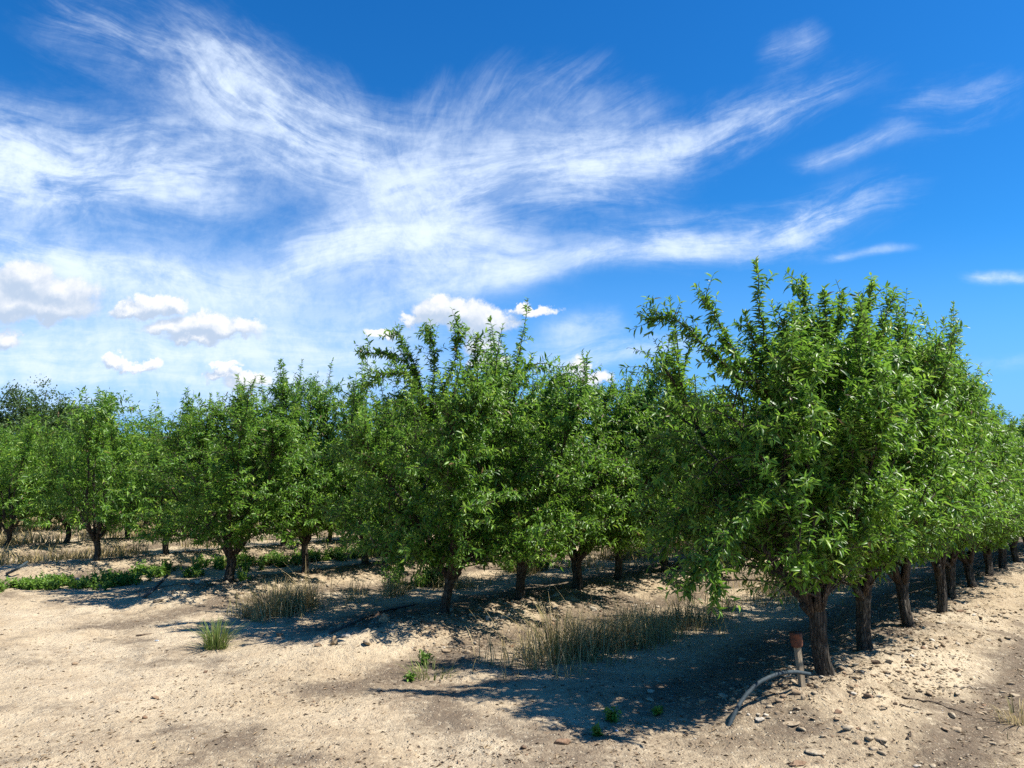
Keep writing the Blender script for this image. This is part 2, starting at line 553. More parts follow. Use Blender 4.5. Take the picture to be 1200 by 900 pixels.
class Tree:
    def __init__(self, seed, height=3.2, wide=1.28, slim=0.97, n_limbs=6, lod=False, dens=1.0, extra=(), lean=(0, 0), zmin=0.62, side=0.0, right=1.0, spread=(20, 42),
                 trunk_h=0.46, trunk_r=0.068):
        rng = rs(seed)
        self.shoots = []           # leaf bearing curves (pts, start fraction, spacing)
        self.trunk = Tubes()
        self.limbs = []
        # --- trunk
        nring = 16
        zt = np.linspace(-0.08, trunk_h, nring)
        ph = rng.rand(4) * 6.28
        s = (zt + 0.08) / (trunk_h + 0.08)
        pts = np.stack([lean[0] * s + 0.012 * np.sin(s * 6 + ph[0]), lean[1] * s + 0.012 * np.sin(s * 5 + ph[1]), zt], -1)
        rad = trunk_r * 0.8 * (1.0 + 0.45 * np.exp(-(s / 0.16) ** 1.2) + 0.22 * np.exp(-((1 - s) / 0.18) ** 2) - 0.06 * s)
        rad = rad.copy()
        rad[-1] *= 0.75
        sides = 10 if lod else 28

        def lump(i, ang):
            a = 1 + 0.08 * np.sin(2 * ang + ph[2] + i * 0.15) + 0.07 * np.sin(5 * ang + ph[3] - i * 0.12)
            return a + (0.035 * np.sin(11 * ang + i * 0.4 + ph[0]) + rng.normal(0, 0.022, len(ang)))
        self.trunk.add(pts, rad, sides, True, lump)
        top = pts[-1]
        az0 = rng.rand() * 6.28

        def floor_z(yy):
            return zmin + side * np.clip(-yy / 0.7, 0, 1.7)
        nodes, owner = [], []
        if not lod and rng.rand() < 0.8:      # pruning stub
            a = rng.rand() * 6.28
            st = grow(rng, top - [0, 0, 0.1], dirv(a, R(60)), 0.17, 0.04, 0.05, 0.1)
            self.trunk.add(st, np.linspace(0.035, 0.026, len(st)), 10, True)

        def tertiary(tb, pts, r_, base_len, nt, side_ok=True):
            for j in range(nt):
                t = rng.uniform(0.12, 0.98)
                p, d = point_on(pts, t)
                out = np.array([p[0], p[1], 0.0])
                out = out / (np.linalg.norm(out) + 1e-6)
                rd = rng.normal(0, 1, 3)
                dd = nrm(d * 0.55 + nrm(rd) * 0.75 + out * 0.35 + np.array([0, 0, 0.22]))
                ln = base_len * rng.uniform(0.6, 1.3)
                q = grow(rng, p, dd, ln, 0.07, 0.10, 0.03, 0.12)
                if not lod:
                    tb.add(q, np.linspace(0.0035, 0.0015, len(q)), 3, False)
                self.shoots.append((q, 0.05, 1.0))

        # --- scaffold limbs
        for i in range(n_limbs):
            tb = Tubes()
            az = az0 + i * 2 * math.pi / n_limbs + rng.normal(0, 0.25)
            central = (i == 0)
            tilt = R(rng.uniform(6, 14)) if central else R(rng.uniform(*spread))
            ln = (height - trunk_h) * (rng.uniform(0.8, 0.92) if central else rng.uniform(0.66, 0.94))
            p0 = top + np.array([math.cos(az), math.sin(az), 0]) * 0.035 - np.array([0, 0, 0.05])
            pts = grow(rng, p0, dirv(az, tilt), ln, 0.11, 0.055, 0.035)
            rad = np.linspace(0.032, 0.006, len(pts)) * rng.uniform(0.85, 1.1)
            tb.add(pts, rad, 5 if lod else 10, True)
            self.shoots.append((pts[int(len(pts) * 0.62):], 0.0, 0.6))
            ns = int((13 if not lod else 10) * dens)
            for j in range(ns):
                t = 0.03 + 0.93 * ((j + rng.rand()) / ns) ** 1.15
                p, d = point_on(pts, t)
                a2 = az + rng.normal(0, 1.0) + (0 if j % 3 else math.pi * rng.rand())
                tl = R(rng.uniform(58, 108) * (1 - 0.52 * t))
                l2 = (rng.uniform(0.4, 0.95)) * (1.15 - 0.6 * t)
                for tr_ in range(4):
                    q = grow(rng, p, dirv(a2, tl * (1 - 0.2 * tr_)) + d * 0.3, l2, 0.08, 0.085, 0.05 + 0.05 * t, 0.2 * (1 - t) * (1 - 0.3 * tr_))
                    if q[-1, 2] > floor_z(q[-1, 1] * (wide if q[-1, 1] > 0 else wide * right)):
                        break
                else:
                    continue
                tb.add(q, np.linspace(0.011, 0.003, len(q)), 3 if lod else 5, True)
                self.shoots.append((q, 0.22, 1.0))
                nodes.append(q[2::2])
                owner.append(np.full(len(q[2::2]), i))
                tertiary(tb, q, 0.004, 0.27 + 0.08 * (1 - t), int(9 * dens))
            tertiary(tb, pts[int(len(pts) * 0.25):], 0.004, 0.24, int(20 * dens))
            # upright leaders at the top
            for j in range(4):
                t = rng.uniform(0.6, 1.0)
                p, d = point_on(pts, t)
                q = grow(rng, p, d * 0.45 + dirv(rng.rand() * 6.28, R(rng.uniform(2, 28))), rng.uniform(0.4, 1.0) * height / 3.1, 0.08, 0.05, 0.05)
                tb.add(q, np.linspace(0.007, 0.002, len(q)), 3 if lod else 5, True)
                self.shoots.append((q, 0.03, 0.5))
                tertiary(tb, q[:max(3, len(q) * 2 // 3)], 0.003, 0.17, int(3 * dens))
            nodes.append(pts[2::2])
            owner.append(np.full(len(pts[2::2]), i))
            self.limbs.append(tb)
        # side shoots that fill the crown's outline
        nodes, owner = np.concatenate(nodes), np.concatenate(owner)
        zz = np.array([0.5, 0.7, 1.0, 1.5, 2.0, 2.45, 2.8]) * height / 3.05
        rr = np.array([0.55, 0.9, 1.12, 1.15, 0.95, 0.62, 0.3])
        cnt = int((150 if not lod else 90) * dens)
        for i in range(cnt):
            z_ = rng.uniform(0.55, 2.7) * height / 3.05
            r_ = np.interp(z_, zz, rr) * rng.uniform(0.45, 1.0) ** 0.6 * rng.uniform(0.85, 1.12)
            a = rng.rand() * 6.28
            tgt = np.array([math.cos(a) * r_, math.sin(a) * r_, z_])
            if z_ < floor_z(tgt[1] * (wide if tgt[1] > 0 else wide * right)):
                continue
            dd = np.linalg.norm((nodes - tgt) * [1, 1, 0.8], axis=1) + 0.6 * np.maximum(nodes[:, 2] - tgt[2], 0)
            j0 = int(np.argmin(dd))
            b0 = nodes[j0]
            out = np.array([math.cos(a), math.sin(a), rng.uniform(-0.5, 0.5)])
            end = tgt + out * rng.uniform(0.08, 0.22)
            mid = (b0 + tgt) / 2 + np.array([0, 0, 0.04])
            q = np.array([b0, mid, tgt, end])
            tt = np.linspace(0, 1, max(6, int(np.linalg.norm(end - b0) / 0.06)))
            kk = np.array([0, 0.35, 0.7, 1.0])
            q = np.stack([np.interp(tt, kk, q[:, c]) for c in range(3)], -1)
            q[1:-1] = (q[:-2] + 2 * q[1:-1] + q[2:]) / 4
            tb = self.limbs[owner[j0]]
            if not lod:
                tb.add(q, np.linspace(0.007, 0.002, len(q)), 4, False)
            self.shoots.append((q, 0.25, 0.85))
            tertiary(tb, q[len(q) // 3:], 0.003, 0.2, 3)
        # anisotropic crown: wide across the row, slim along it
        def squeeze(v):
            w_ = np.clip((v[:, 2:3] - trunk_h + 0.1) / 0.2, 0, 1)
            s_ = np.stack([np.full(len(v), slim), np.where(v[:, 1] < 0, wide * right, wide), np.ones(len(v))], -1)
            return v * (1 + (s_ - 1) * w_)
        for tb in self.limbs:
            tb.v = [squeeze(v) for v in tb.v]
        self.shoots = [(squeeze(q), a, b) for q, a, b in self.shoots]
        nodes = squeeze(nodes)
        # shoots given by hand (silhouette of the two end trees)
        for pl, nt in extra:
            pl = np.array(pl, float)
            j0 = int(np.argmin(np.linalg.norm(nodes - pl[0], axis=1)))
            pl[0] = nodes[j0]
            tt = np.linspace(0, 1, max(6, int(np.linalg.norm(np.diff(pl, axis=0), axis=1).sum() / 0.07)))
            kk = np.linspace(0, 1, len(pl))
            q = np.stack([np.interp(tt, kk, pl[:, c]) for c in range(3)], -1)
            q[1:-1] = (q[:-2] + q[1:-1] * 2 + q[2:]) / 4
            q = q + rng.normal(0, 0.008, q.shape)
            tb = self.limbs[owner[j0]]
            tb.add(q, np.linspace(0.012, 0.003, len(q)), 6, True)
            self.shoots.append((q, 0.03, 0.22))
            tertiary(tb, q, 0.004, 0.19, int(nt * 2.8))
        # --- leaves
        P, D, U, L, Tn = [], [], [], [], []
        sp = 0.0150 if not lod else 0.027
        up = np.array([0, 0, 1.0])
        for q, a, spf in self.shoots:
            seg = np.linalg.norm(np.diff(q, axis=0), axis=1)
            tot = seg.sum()
            n = int(tot * (1 - a) / (sp * spf))
            if n < 2:
                continue
            cum = np.concatenate([[0], np.cumsum(seg)])
            s_ = np.sort(rng.uniform(a, 1.0, n)) * tot
            p = np.stack([np.interp(s_, cum, q[:, c]) for c in range(3)], -1)
            tan = nrm(np.stack([np.interp(s_, cum, np.gradient(q[:, c])) for c in range(3)], -1))
            fr = s_ / tot
            ph_ = np.arange(n) * 2.4 + rng.rand() * 6.28 + rng.normal(0, 0.4, n)
            e1 = nrm(np.cross(tan, up + rng.normal(0, 0.05, 3)))
            e2 = np.cross(tan, e1)
            perp = e1 * np.cos(ph_)[:, None] + e2 * np.sin(ph_)[:, None]
            w = rng.uniform(0.25, 0.75, n)[:, None] + (fr > 0.9)[:, None] * 0.5
            d = nrm(tan * w + perp * 0.85 + up * (-0.55 * rng.rand(n)[:, None] * (fr < 0.93)[:, None]))
            uu = nrm(up * 0.8 + tan * 0.5 + rng.normal(0, 0.55, (n, 3)))
            P.append(p)
            D.append(d)
            U.append(uu)
            L.append(np.clip(rng.normal(0.064, 0.017, n), 0.03, 0.105) * np.where(fr > 0.93, 0.72, 1.0))
            base = rng.normal(0.38, 0.15)
            Tn.append(np.clip(base + rng.normal(0, 0.21, n) + 0.32 * (fr > 0.88), 0, 0.96))
        P, D, U, L, Tn = map(np.concatenate, (P, D, U, L, Tn))
        zm = zmin + side * np.clip(-P[:, 1] / 0.7, 0, 1.7)
        keep = (P[:, 2] > zm + 0.16 * rng.rand(len(P)) ** 2) | ((rng.rand(len(P)) < 0.03) & (P[:, 2] > 0.45))
        P, D, U, L, Tn = P[keep], D[keep], U[keep], L[keep], Tn[keep]
        Tn[rng.rand(len(Tn)) < 0.018] = 1.0
        if lod:
            L = L * 1.32
        Wd = L * rng.uniform(0.24, 0.34, len(L))
        self.leaf = (P, D, U, L, Wd, Tn)
        self.lod = lod
        if not lod:
            if not hasattr(Tree, 'nuts'):
                Tree.nuts = [nut_mesh(q_) for q_ in range(3)]

    def link(self, split_limbs=True):
        root = bpy.data.objects.new('almond_tree', None)
        root.empty_display_size = 0.2
        col.objects.link(root)
        if split_limbs:
            link('trunk', self.trunk.mesh('trunk', M_BARK), root)
            for tb in self.limbs:
                link('limb', tb.mesh('limb', M_LIMB), root)
        else:
            t = self.trunk
            me = t.mesh('trunk', M_BARK)
            link('trunk', me, root)
            tb = Tubes()
            for l_ in self.limbs:
                off = tb.n
                tb.v += l_.v
                tb.f += [f + off for f in l_.f]
                tb.t = getattr(tb, 't', []) + [f + off for f in getattr(l_, 't', [])]
                tb.n += l_.n
            link('limbs_fork', tb.mesh('limbs_fork', M_LIMB), root).name = 'branching'
        cm = leaves_to_mesh('crown', *self.leaf, [M_LEAF], self.lod)
        link('crown', cm, root)
        if not self.lod:
            P = self.leaf[0]
            r_ = rs(len(P))
            for i in r_.choice(len(P), 34, replace=False):
                me = self.nuts[r_.randint(3)]
                o = link('almond', me, root, P[i] - [0, 0, 0.02])
                o.rotation_euler = tuple(r_.rand(3) * 1.2)
        self.root = root
        self.n_leaf = len(self.leaf[0])
        return root


def copy_tree(o):
    c = o.copy()
    col.objects.link(c)
    for ch in o.children:
        d = ch.copy()
        col.objects.link(d)
        d.parent = c
    return c


ORD = ['first', 'second', 'third', 'fourth', 'fifth', 'sixth', 'seventh', 'eighth', 'ninth', 'tenth', 'eleventh', 'twelfth', 'thirteenth', 'fourteenth']
ROTZ = math.pi / 2 - AZ        # local x runs along the row


def loc_of(row, k, du=0.0, dn=0.0):
    x, y = un(ROW_START[row] + k * SPACING + du, ROW0 + row * ROWSTEP + dn)
    return x, y


def to_local(wx, wy, wz, base):
    """world point -> local of a tree standing at base with rotation ROTZ"""
    dx, dy = wx - base[0], wy - base[1]
    u, n = dx * UX + dy * UY, dx * NX + dy * NY
    return (u, n, wz - base[2])


def pix(px, py, d, base):
    X, Z = ray(px, py)
    return to_local(X * d, d, CAM_H + Z * d, base)


bx, by = loc_of(0, 0)
B0 = (bx, by, gz(bx, by))
hero_extra = [
    ([pix(905, 470, by, B0), pix(897, 400, by - .1, B0), pix(890, 350, by - .1, B0), pix(886, 300, by - .1, B0)], 1),
    ([pix(890, 480, by - .1, B0), pix(850, 425, by - .2, B0), pix(812, 385, by - .2, B0), pix(785, 362, by - .2, B0), pix(760, 372, by - .2, B0)], 12),
    ([pix(895, 470, by - .2, B0), pix(866, 420, by - .3, B0), pix(842, 375, by - .3, B0), pix(826, 345, by - .3, B0)], 10),
    ([pix(905, 480, by, B0), pix(890, 430, by, B0), pix(880, 380, by, B0), pix(872, 362, by, B0)], 4),
    ([pix(955, 480, by, B0), pix(948, 420, by, B0), pix(943, 360, by, B0), pix(942, 318, by, B0)], 7),
    ([pix(960, 470, by + .2, B0), pix(975, 400, by + .2, B0), pix(988, 340, by + .2, B0)], 8),
    ([pix(965, 470, by, B0), pix(968, 400, by, B0), pix(966, 330, by, B0)], 8),
    ([pix(970, 470, by + .1, B0), pix(1000, 420, by + .1, B0), pix(1008, 350, by + .1, B0)], 8),
    ([pix(930, 480, by, B0), pix(922, 420, by, B0), pix(917, 370, by, B0)], 9),
    ([pix(990, 470, by + .3, B0), pix(1020, 420, by + .4, B0), pix(1046, 342, by + .5, B0)], 9),
    ([pix(980, 470, by + .2, B0), pix(1000, 400, by + .3, B0), pix(1022, 330, by + .3, B0)], 10),
    ([pix(900, 610, by - .5, B0), pix(850, 640, by - .8, B0), pix(815, 670, by - .8, B0), pix(800, 700, by - .8, B0)], 7),
    ([pix(930, 560, by - .5, B0), pix(880, 590, by - .9, B0), pix(845, 640, by - 1.0, B0), pix(832, 720, by - 1.0, B0)], 5),
    ([pix(900, 520, by, B0), pix(840, 510, by, B0), pix(790, 540, by, B0), pix(765, 580, by, B0)], 9),
    ([pix(900, 560, by, B0), pix(840, 570, by, B0), pix(790, 610, by, B0), pix(775, 650, by, B0)], 9),
]
b2 = loc_of(1, 0)
B2 = (b2[0], b2[1], gz(*b2))
y2 = b2[1]
row2_extra = [
    ([pix(520, 480, y2, B2), pix(480, 430, y2, B2), pix(450, 415, y2, B2), pix(422, 420, y2, B2)], 10),
    ([pix(525, 480, y2, B2), pix(510, 420, y2, B2), pix(500, 385, y2, B2)], 9),
    ([pix(530, 480, y2, B2), pix(535, 420, y2, B2), pix(538, 378, y2, B2)], 9),
    ([pix(515, 470, y2, B2), pix(485, 430, y2, B2), pix(465, 392, y2, B2)], 8),
    ([pix(545, 480, y2 + .1, B2), pix(556, 430, y2 + .1, B2), pix(560, 395, y2 + .1, B2)], 8),
    ([pix(505, 470, y2 - .1, B2), pix(480, 440, y2 - .2, B2), pix(445, 440, y2 - .3, B2), pix(425, 460, y2 - .3, B2)], 10),
    ([pix(510, 570, y2 - .3, B2), pix(480, 600, y2 - .6, B2), pix(462, 640, y2 - .6, B2), pix(455, 672, y2 - .6, B2)], 5),
]

hero = Tree(11, height=2.95, wide=1.38, slim=1.0, n_limbs=8, extra=hero_extra, lean=(-0.05, 0.06), trunk_h=0.54, trunk_r=0.072, zmin=0.68, side=0.55, right=0.42, spread=(18, 36))
hero2 = Tree(23, height=2.95, wide=1.4, slim=1.0, n_limbs=7, extra=row2_extra, lean=(0.02, -0.03), zmin=0.56)
near_kinds = [Tree(s, height=h, n_limbs=6, lean=l, trunk_h=th, trunk_r=tr, zmin=0.46, spread=(18, 38))
              for s, h, l, th, tr in ((31, 3.1, (0.03, 0.02), 0.46, 0.066), (47, 3.2, (-0.03, 0.03), 0.43, 0.074), (58, 3.0, (0.0, -0.04), 0.48, 0.064))]
edge_kinds = [Tree(s, height=h, n_limbs=6, lean=l, trunk_h=th, trunk_r=tr, zmin=0.5, side=0.45, right=0.62, wide=1.25, slim=0.95, spread=(16, 34))
              for s, h, l, th, tr in ((131, 3.0, (0.02, 0.03), 0.5, 0.066), (147, 3.1, (-0.03, 0.02), 0.46, 0.07), (163, 2.95, (0.03, -0.02), 0.48, 0.064))]
far_kinds = [Tree(s, height=3.1, n_limbs=6, lod=True, lean=l, zmin=0.36, trunk_h=0.38) for s, l in ((71, (0.03, 0.0)), (83, (-0.04, 0.02)), (96, (0.0, 0.03)))]
for t in [hero, hero2] + edge_kinds + near_kinds + far_kinds:
    t.link(True)
print('leaves', hero.n_leaf, hero2.n_leaf, [t.n_leaf for t in near_kinds], [t.n_leaf for t in far_kinds])

HEIGHT = {(0, 1): 1.08, (0, 2): 1.1, (0, 3): 1.14, (0, 4): 0.95, (0, 5): 0.86, (0, 6): 0.82, (0, 7): 0.82, (0, 8): 0.82, (0, 9): 0.82,
          (1, 0): 1.01, (1, 1): 1.07, (1, 2): 0.96, (1, 3): 1.12, (1, 4): 1.0,
          (2, 0): 0.9, (2, 1): 1.16, (2, 2): 1.02, (3, 0): 1.06, (3, 1): 1.0, (3, 2): 0.96, (4, 0): 0.9}
ROW_LABEL = ['the nearest row, beside the bare track', 'the second row', 'the third row', 'the fourth row', 'the fifth row',
             'the sixth row', 'the seventh row', 'the eighth row']
ROW_COUNT = [13, 12, 11, 10, 9, 8, 7, 6]
ROW_SKIP = [0, 0, 0, 0, 0, 0, 1, 2]
SPECIAL = {
    (0, 0): 'large almond tree with tall leafy shoots, behind the rusty-capped stake, first of the nearest row',
    (1, 0): 'almond tree with an arching top branch, first of the second row beside the stones',
    (2, 0): 'low almond tree with a pale trunk among green weeds, first of the third row',
    (3, 0): 'almond tree with forked trunk behind green weeds, first of the fourth row',
}
rng = rs(3)
used = set()
for row in range(8):
    for k in range(ROW_SKIP[row], ROW_SKIP[row] + ROW_COUNT[row]):
        x, y = loc_of(row, k, rng.normal(0, 0.04) if k else 0, rng.normal(0, 0.04) if k else 0)
        if (row, k) == (0, 0):
            T = hero
        elif (row, k) == (1, 0):
            T = hero2
        elif row == 0:
            T = edge_kinds[(k - 1) % 3]
        elif row <= 2 and k <= 7:
            T = near_kinds[(k + row * 2) % 3]
        else:
            T = far_kinds[(k + row) % 3]
        o = T.root if T not in used else copy_tree(T.root)
        used.add(T)
        hs = HEIGHT.get((row, k), rng.uniform(0.92, 1.04) * (0.9 if row > 3 else 1.0))
        flip = 1 if T in (hero, hero2) or row == 0 or rng.rand() < 0.5 else -1
        ws = 1.0 if T in (hero, hero2) else rng.uniform(0.93, 1.08)
        o.location = (x, y, gz(x, y))
        o.rotation_euler = (0, 0, ROTZ + (0 if T in (hero, hero2) else (math.pi if rng.rand() < 0.5 and row else 0) + rng.normal(0, 0.18)))
        o.scale = (ws, ws * flip, hs)
        lab = SPECIAL.get((row, k)) or f'green almond tree, {ORD[k]} from the open end of {ROW_LABEL[row]}'
        tag(o, lab, 'tree', 'almond trees in the orchard rows')


# ------------------------------------------------------------------ trees beyond the orchard
def far_tree(seed, x, y, height, width, label):
    rng = rs(seed)
    root = bpy.data.objects.new('broadleaf_tree', None)
    col.objects.link(root)
    root.location = (x, y, gz(x, y))
    tb = Tubes()
    tr = grow(rng, (0, 0, -0.2), (0, 0, 1), height * 0.45, 0.5, 0.03, 0.02)
    tb.add(tr, np.linspace(0.3, 0.18, len(tr)), 10, True)
    P = []
    for i in range(16):
        p, d = point_on(tr, rng.uniform(0.45, 1.0))
        q = grow(rng, p, dirv(rng.rand() * 6.28, R(rng.uniform(8, 70))), height * rng.uniform(0.3, 0.52), 0.4, 0.08, 0.05)
        tb.add(q, np.linspace(0.12, 0.03, len(q)), 5, True)
        for j in range(12):
            c, _ = point_on(q, rng.uniform(0.35, 1.0))
            c = c + rng.normal(0, width * 0.07, 3)
            n = 70
            P.append(c + rng.normal(0, 0.42, (n, 3)) * [1.1, 1.1, 0.75])
    P = np.concatenate(P)
    link('trunk', tb.mesh('trunk', M_BARK), root)
    n = len(P)
    D = nrm(rng.normal(0, 1, (n, 3)) + [0, 0, -0.3])
    U = nrm(rng.normal(0, 0.6, (n, 3)) + [0, 0, 0.8])
    L = rng.uniform(0.16, 0.32, n)
    link('crown', leaves_to_mesh('crown', P, D, U, L, L * 0.6, np.clip(rng.normal(0.45, 0.2, n), 0, 0.9), [M_FARLEAF], True), root)
    tag(root, label, 'tree', 'broadleaf trees beyond the orchard')


X1, _ = ray(30, 552)
far_tree(7, X1 * 72, 72, 12.0, 6, 'dark round broadleaf tree rising behind the left end of the orchard, taller of two')
X2, _ = ray(72, 552)
far_tree(9, X2 * 74, 74, 11.2, 5, 'dark broadleaf tree beyond the orchard, lower one between its taller neighbour and the almonds')
X3, _ = ray(-25, 552)
far_tree(12, X3 * 70, 70, 10.4, 6, 'dark broadleaf tree half out of the frame at the far left of the orchard')


# ------------------------------------------------------------------ grass, weeds
def blades(seed, P, h, lean, tone, width=0.0045, name='dry_grass', mat=None):
    rng = rs(seed)
    n = len(P)
    az = rng.rand(n) * 6.28
    D = np.stack([np.cos(az), np.sin(az), np.zeros(n)], -1)
    S = np.stack([-np.sin(az), np.cos(az), np.zeros(n)], -1)
    wz = width * rng.uniform(0.6, 1.4, n)
    ln = lean * np.where(rng.rand(n) < 0.16, rng.uniform(1.6, 2.6, n), rng.uniform(0.15, 1.4, n))
    ts = np.array([0, 0.4, 0.75, 1.0])
    V = []
    for t, ww in zip(ts, (1.0, 0.9, 0.65, 0.12)):
        c = P + D * (ln * h * t ** 1.9)[:, None] + np.array([0, 0, 1.0]) * (h * (t - 0.25 * ln * t * t))[:, None]
        V += [c - S * (wz * ww)[:, None], c + S * (wz * ww)[:, None]]
    V = np.stack(V, 1)
    base = (np.arange(n) * 8)[:, None, None]
    q = np.array([[0, 1, 3, 2], [2, 3, 5, 4], [4, 5, 7, 6]])
    f = (base + q[None]).reshape(-1, 4)
    tn = np.repeat(tone, 8).reshape(n, 8).copy()
    tn += np.array([-0.12, -0.12, 0, 0, 0.06, 0.06, 0.1, 0.1])
    return build_mesh(name, V.reshape(-1, 3), [f], [mat or M_GRASS], False, {'tone': np.clip(tn, 0, 1).ravel()})


def strip_points(rng, count, u0, u1, n0, half, clump=0.5, bias=1.0):
    """clumped points along an alley strip"""
    u = u0 + (u1 - u0) * rng.rand(count * 4) ** bias
    n = n0 + half * rng.normal(0, 0.55, count * 4)
    x, y = un(u, n)
    d = VN.fbm(x * 1.3 + 7, y * 1.3, 3) + 0.6 * VN.fbm(x * 5, y * 5 + 3, 2)
    w = sstep(-0.25, 0.35, d) * (1 - clump) + clump * sstep(0.0, 0.25, d)
    k = rng.rand(len(u)) < w
    x, y = x[k][:count], y[k][:count]
    return np.stack([x, y, ground_z(x, y) - 0.01], -1)


def dry_strip(seed, count, u0, u1, n0, half, h, label, width=0.004, bias=1.0, tone=0.68):
    rng = rs(seed)
    P = strip_points(rng, count, u0, u1, n0, half, bias=bias)
    n = len(P)
    u, _ = to_un(P[:, 0], P[:, 1])
    taper = 0.45 + 0.55 * sstep(0, 0.9, (u - u0))
    tall = np.where(rng.rand(n) < 0.05, 1.6, 1.0)
    thin = (rng.rand(n) < taper) | (u > u0 + 1)
    P, u, tall = P[thin], u[thin], tall[thin]
    n = len(P)
    hh = h * rng.uniform(0.25, 1.15, n) * tall * (0.75 + 0.5 * sstep(-0.2, 0.3, VN.fbm(P[:, 0] * 2, P[:, 1] * 2, 2)))
    tn = np.clip(rng.normal(tone, 0.2, n), 0, 1)
    o = link('dry_grass', blades(seed + 1, P, hh, 0.62, tn, width))
    tag(o, label, 'grass', kind='stuff')


dry_strip(101, 3300, 4.75, 9.5, 4.35, 0.42, 0.34, 'tall straw-coloured dry grass in the alley between the nearest and second rows', 0.0032, 1.2)
dry_strip(103, 3000, 9.0, 22.0, 4.2, 0.6, 0.3, 'dry grass far along the alley behind the nearest row trunks', 0.005)
dry_strip(105, 3000, 4.7, 11.0, 8.4, 0.42, 0.30, 'brown dry grass with upright stems in the alley between the second and third rows', 0.004, 1.2, 0.66)
dry_strip(107, 4500, 10.5, 22.0, 8.3, 0.6, 0.32, 'dry grass seen beyond the second row trunks', 0.006)
dry_strip(109, 5000, 6.5, 20.0, 12.6, 0.6, 0.28, 'dry grass behind the green weeds of the third alley', 0.007)
dry_strip(111, 3200, 2.5, 18.0, 16.6, 0.6, 0.27, 'pale dry grass strip behind the forked trunk of the fourth row', 0.007, 1.0, 0.6)
dry_strip(113, 3600, 2.0, 18.0, 20.8, 0.7, 0.3, 'pale dry grass strip beyond the fifth row', 0.01, 1.0, 0.7)
dry_strip(115, 5000, 3.0, 18.0, 24.9, 0.8, 0.3, 'pale dry grass strip beyond the sixth row', 0.014, 1.0, 0.7)
dry_strip(117, 4000, 4.0, 18.0, 29.0, 0.8, 0.3, 'pale dry grass strip far off beyond the seventh row', 0.018, 1.0, 0.7)
dry_strip(119, 1500, 5.2, 10.0, 0.35, 0.4, 0.13, 'thin short dry grass at the edge of the bare track', 0.0026, 1.0, 0.6)


def weed_mesh(seed, centers, h, spread, per, leaf=(0.025, 0.05)):
    rng = rs(seed)
    P, D = [], []
    for c, hh in zip(centers, h):
        for s in range(per):
            q = grow(rng, c, dirv(rng.rand() * 6.28, R(rng.uniform(5, 55))), hh * rng.uniform(0.5, 1.2), 0.03, 0.12, 0.08)
            k = max(4, int(len(q) * 2.4))
            t = rng.uniform(0.1, 1, k)
            for tt in t:
                p, d = point_on(q, tt)
                P.append(p)
                D.append(d)
    P, D = np.array(P), np.array(D)
    n = len(P)
    dd = nrm(D * 0.4 + nrm(rng.normal(0, 1, (n, 3))) * 0.9)
    U = nrm(rng.normal(0, 0.45, (n, 3)) + [0, 0, 0.9])
    L = rng.uniform(*leaf, n)
    return leaves_to_mesh('weeds', P, dd, U, L, L * 0.5, np.clip(rng.normal(0.5, 0.22, n), 0, 0.97), [M_WEED], True)


def weed_strip(seed, count, u0, u1, n0, half, h, label):
    rng = rs(seed)
    P = strip_points(rng, count, u0, u1, n0, half, clump=0.3)
    o = link('weeds', weed_mesh(seed, P, h * rng.uniform(0.6, 1.15, len(P)), 0.1, 6, (0.035, 0.07)))
    tag(o, label, 'weeds', kind='stuff')


weed_strip(201, 260, 1.7, 5.0, 13.0, 0.36, 0.15, 'low bright green weeds at the open end of the third alley')
weed_strip(203, 340, 4.5, 10.5, 12.75, 0.42, 0.2, 'green leafy weeds around the pale trunk of the third row')
weed_strip(205, 60, 7.5, 12.0, 8.7, 0.3, 0.3, 'green weeds among dry grass behind the second row')


# single plants one can point at
def tuft(px, py, seed, n, h, label, mat, tone, rad=0.09, name='grass_tuft'):
    x, y = at(px, py, -0.14)
    rng = rs(seed)
    a, r = rng.rand(n) * 6.28, rad * np.sqrt(rng.rand(n))
    P = np.stack([np.cos(a) * r, np.sin(a) * r, np.zeros(n)], -1)
    z0 = gz(x, y)
    P[:, 2] = ground_z(P[:, 0] + x, P[:, 1] + y) - z0 - 0.01
    o = link(name, blades(seed, P, h * rng.uniform(0.4, 1.1, n), 0.75, np.clip(rng.normal(tone, 0.22, n), 0, 1), 0.0035, name, mat), loc=(x, y, z0))
    tag(o, label, 'grass tuft')
    return o


tuft(253, 758, 301, 260, 0.30, 'lone green grass tuft with pale tips on the sandy track', M_GREENGRASS, 0.4, 0.11)
tuft(322, 718, 303, 420, 0.40, 'brown upright grass tuft at the end of the second alley, behind the lone green tuft', M_GRASS, 0.5, 0.3)
tuft(1196, 845, 305, 70, 0.16, 'pale dry grass tuft cut by the right edge of the frame', M_GRASS, 0.65, 0.16)
tuft(505, 790, 307, 90, 0.13, 'small grey-green grass tuft among dead litter left of the tall dry grass', M_GREENGRASS, 0.6, 0.2)
tuft(655, 770, 309, 180, 0.52, 'taller grass tuft with dark seed heads standing out of the dry grass', M_GRASS, 0.42, 0.22)


def weed(px, py, seed, h, per, label, z=-0.14):
    x, y = at(px, py, z)
    z0 = gz(x, y)
    rng = rs(seed)
    C = np.zeros((5, 3))
    me = weed_mesh(seed, C, np.full(5, h), 0.05, per, (0.02, 0.045))
    me.name = 'weed'
    o = link('weed', me, loc=(x, y, z0))
    tag(o, label, 'weed')


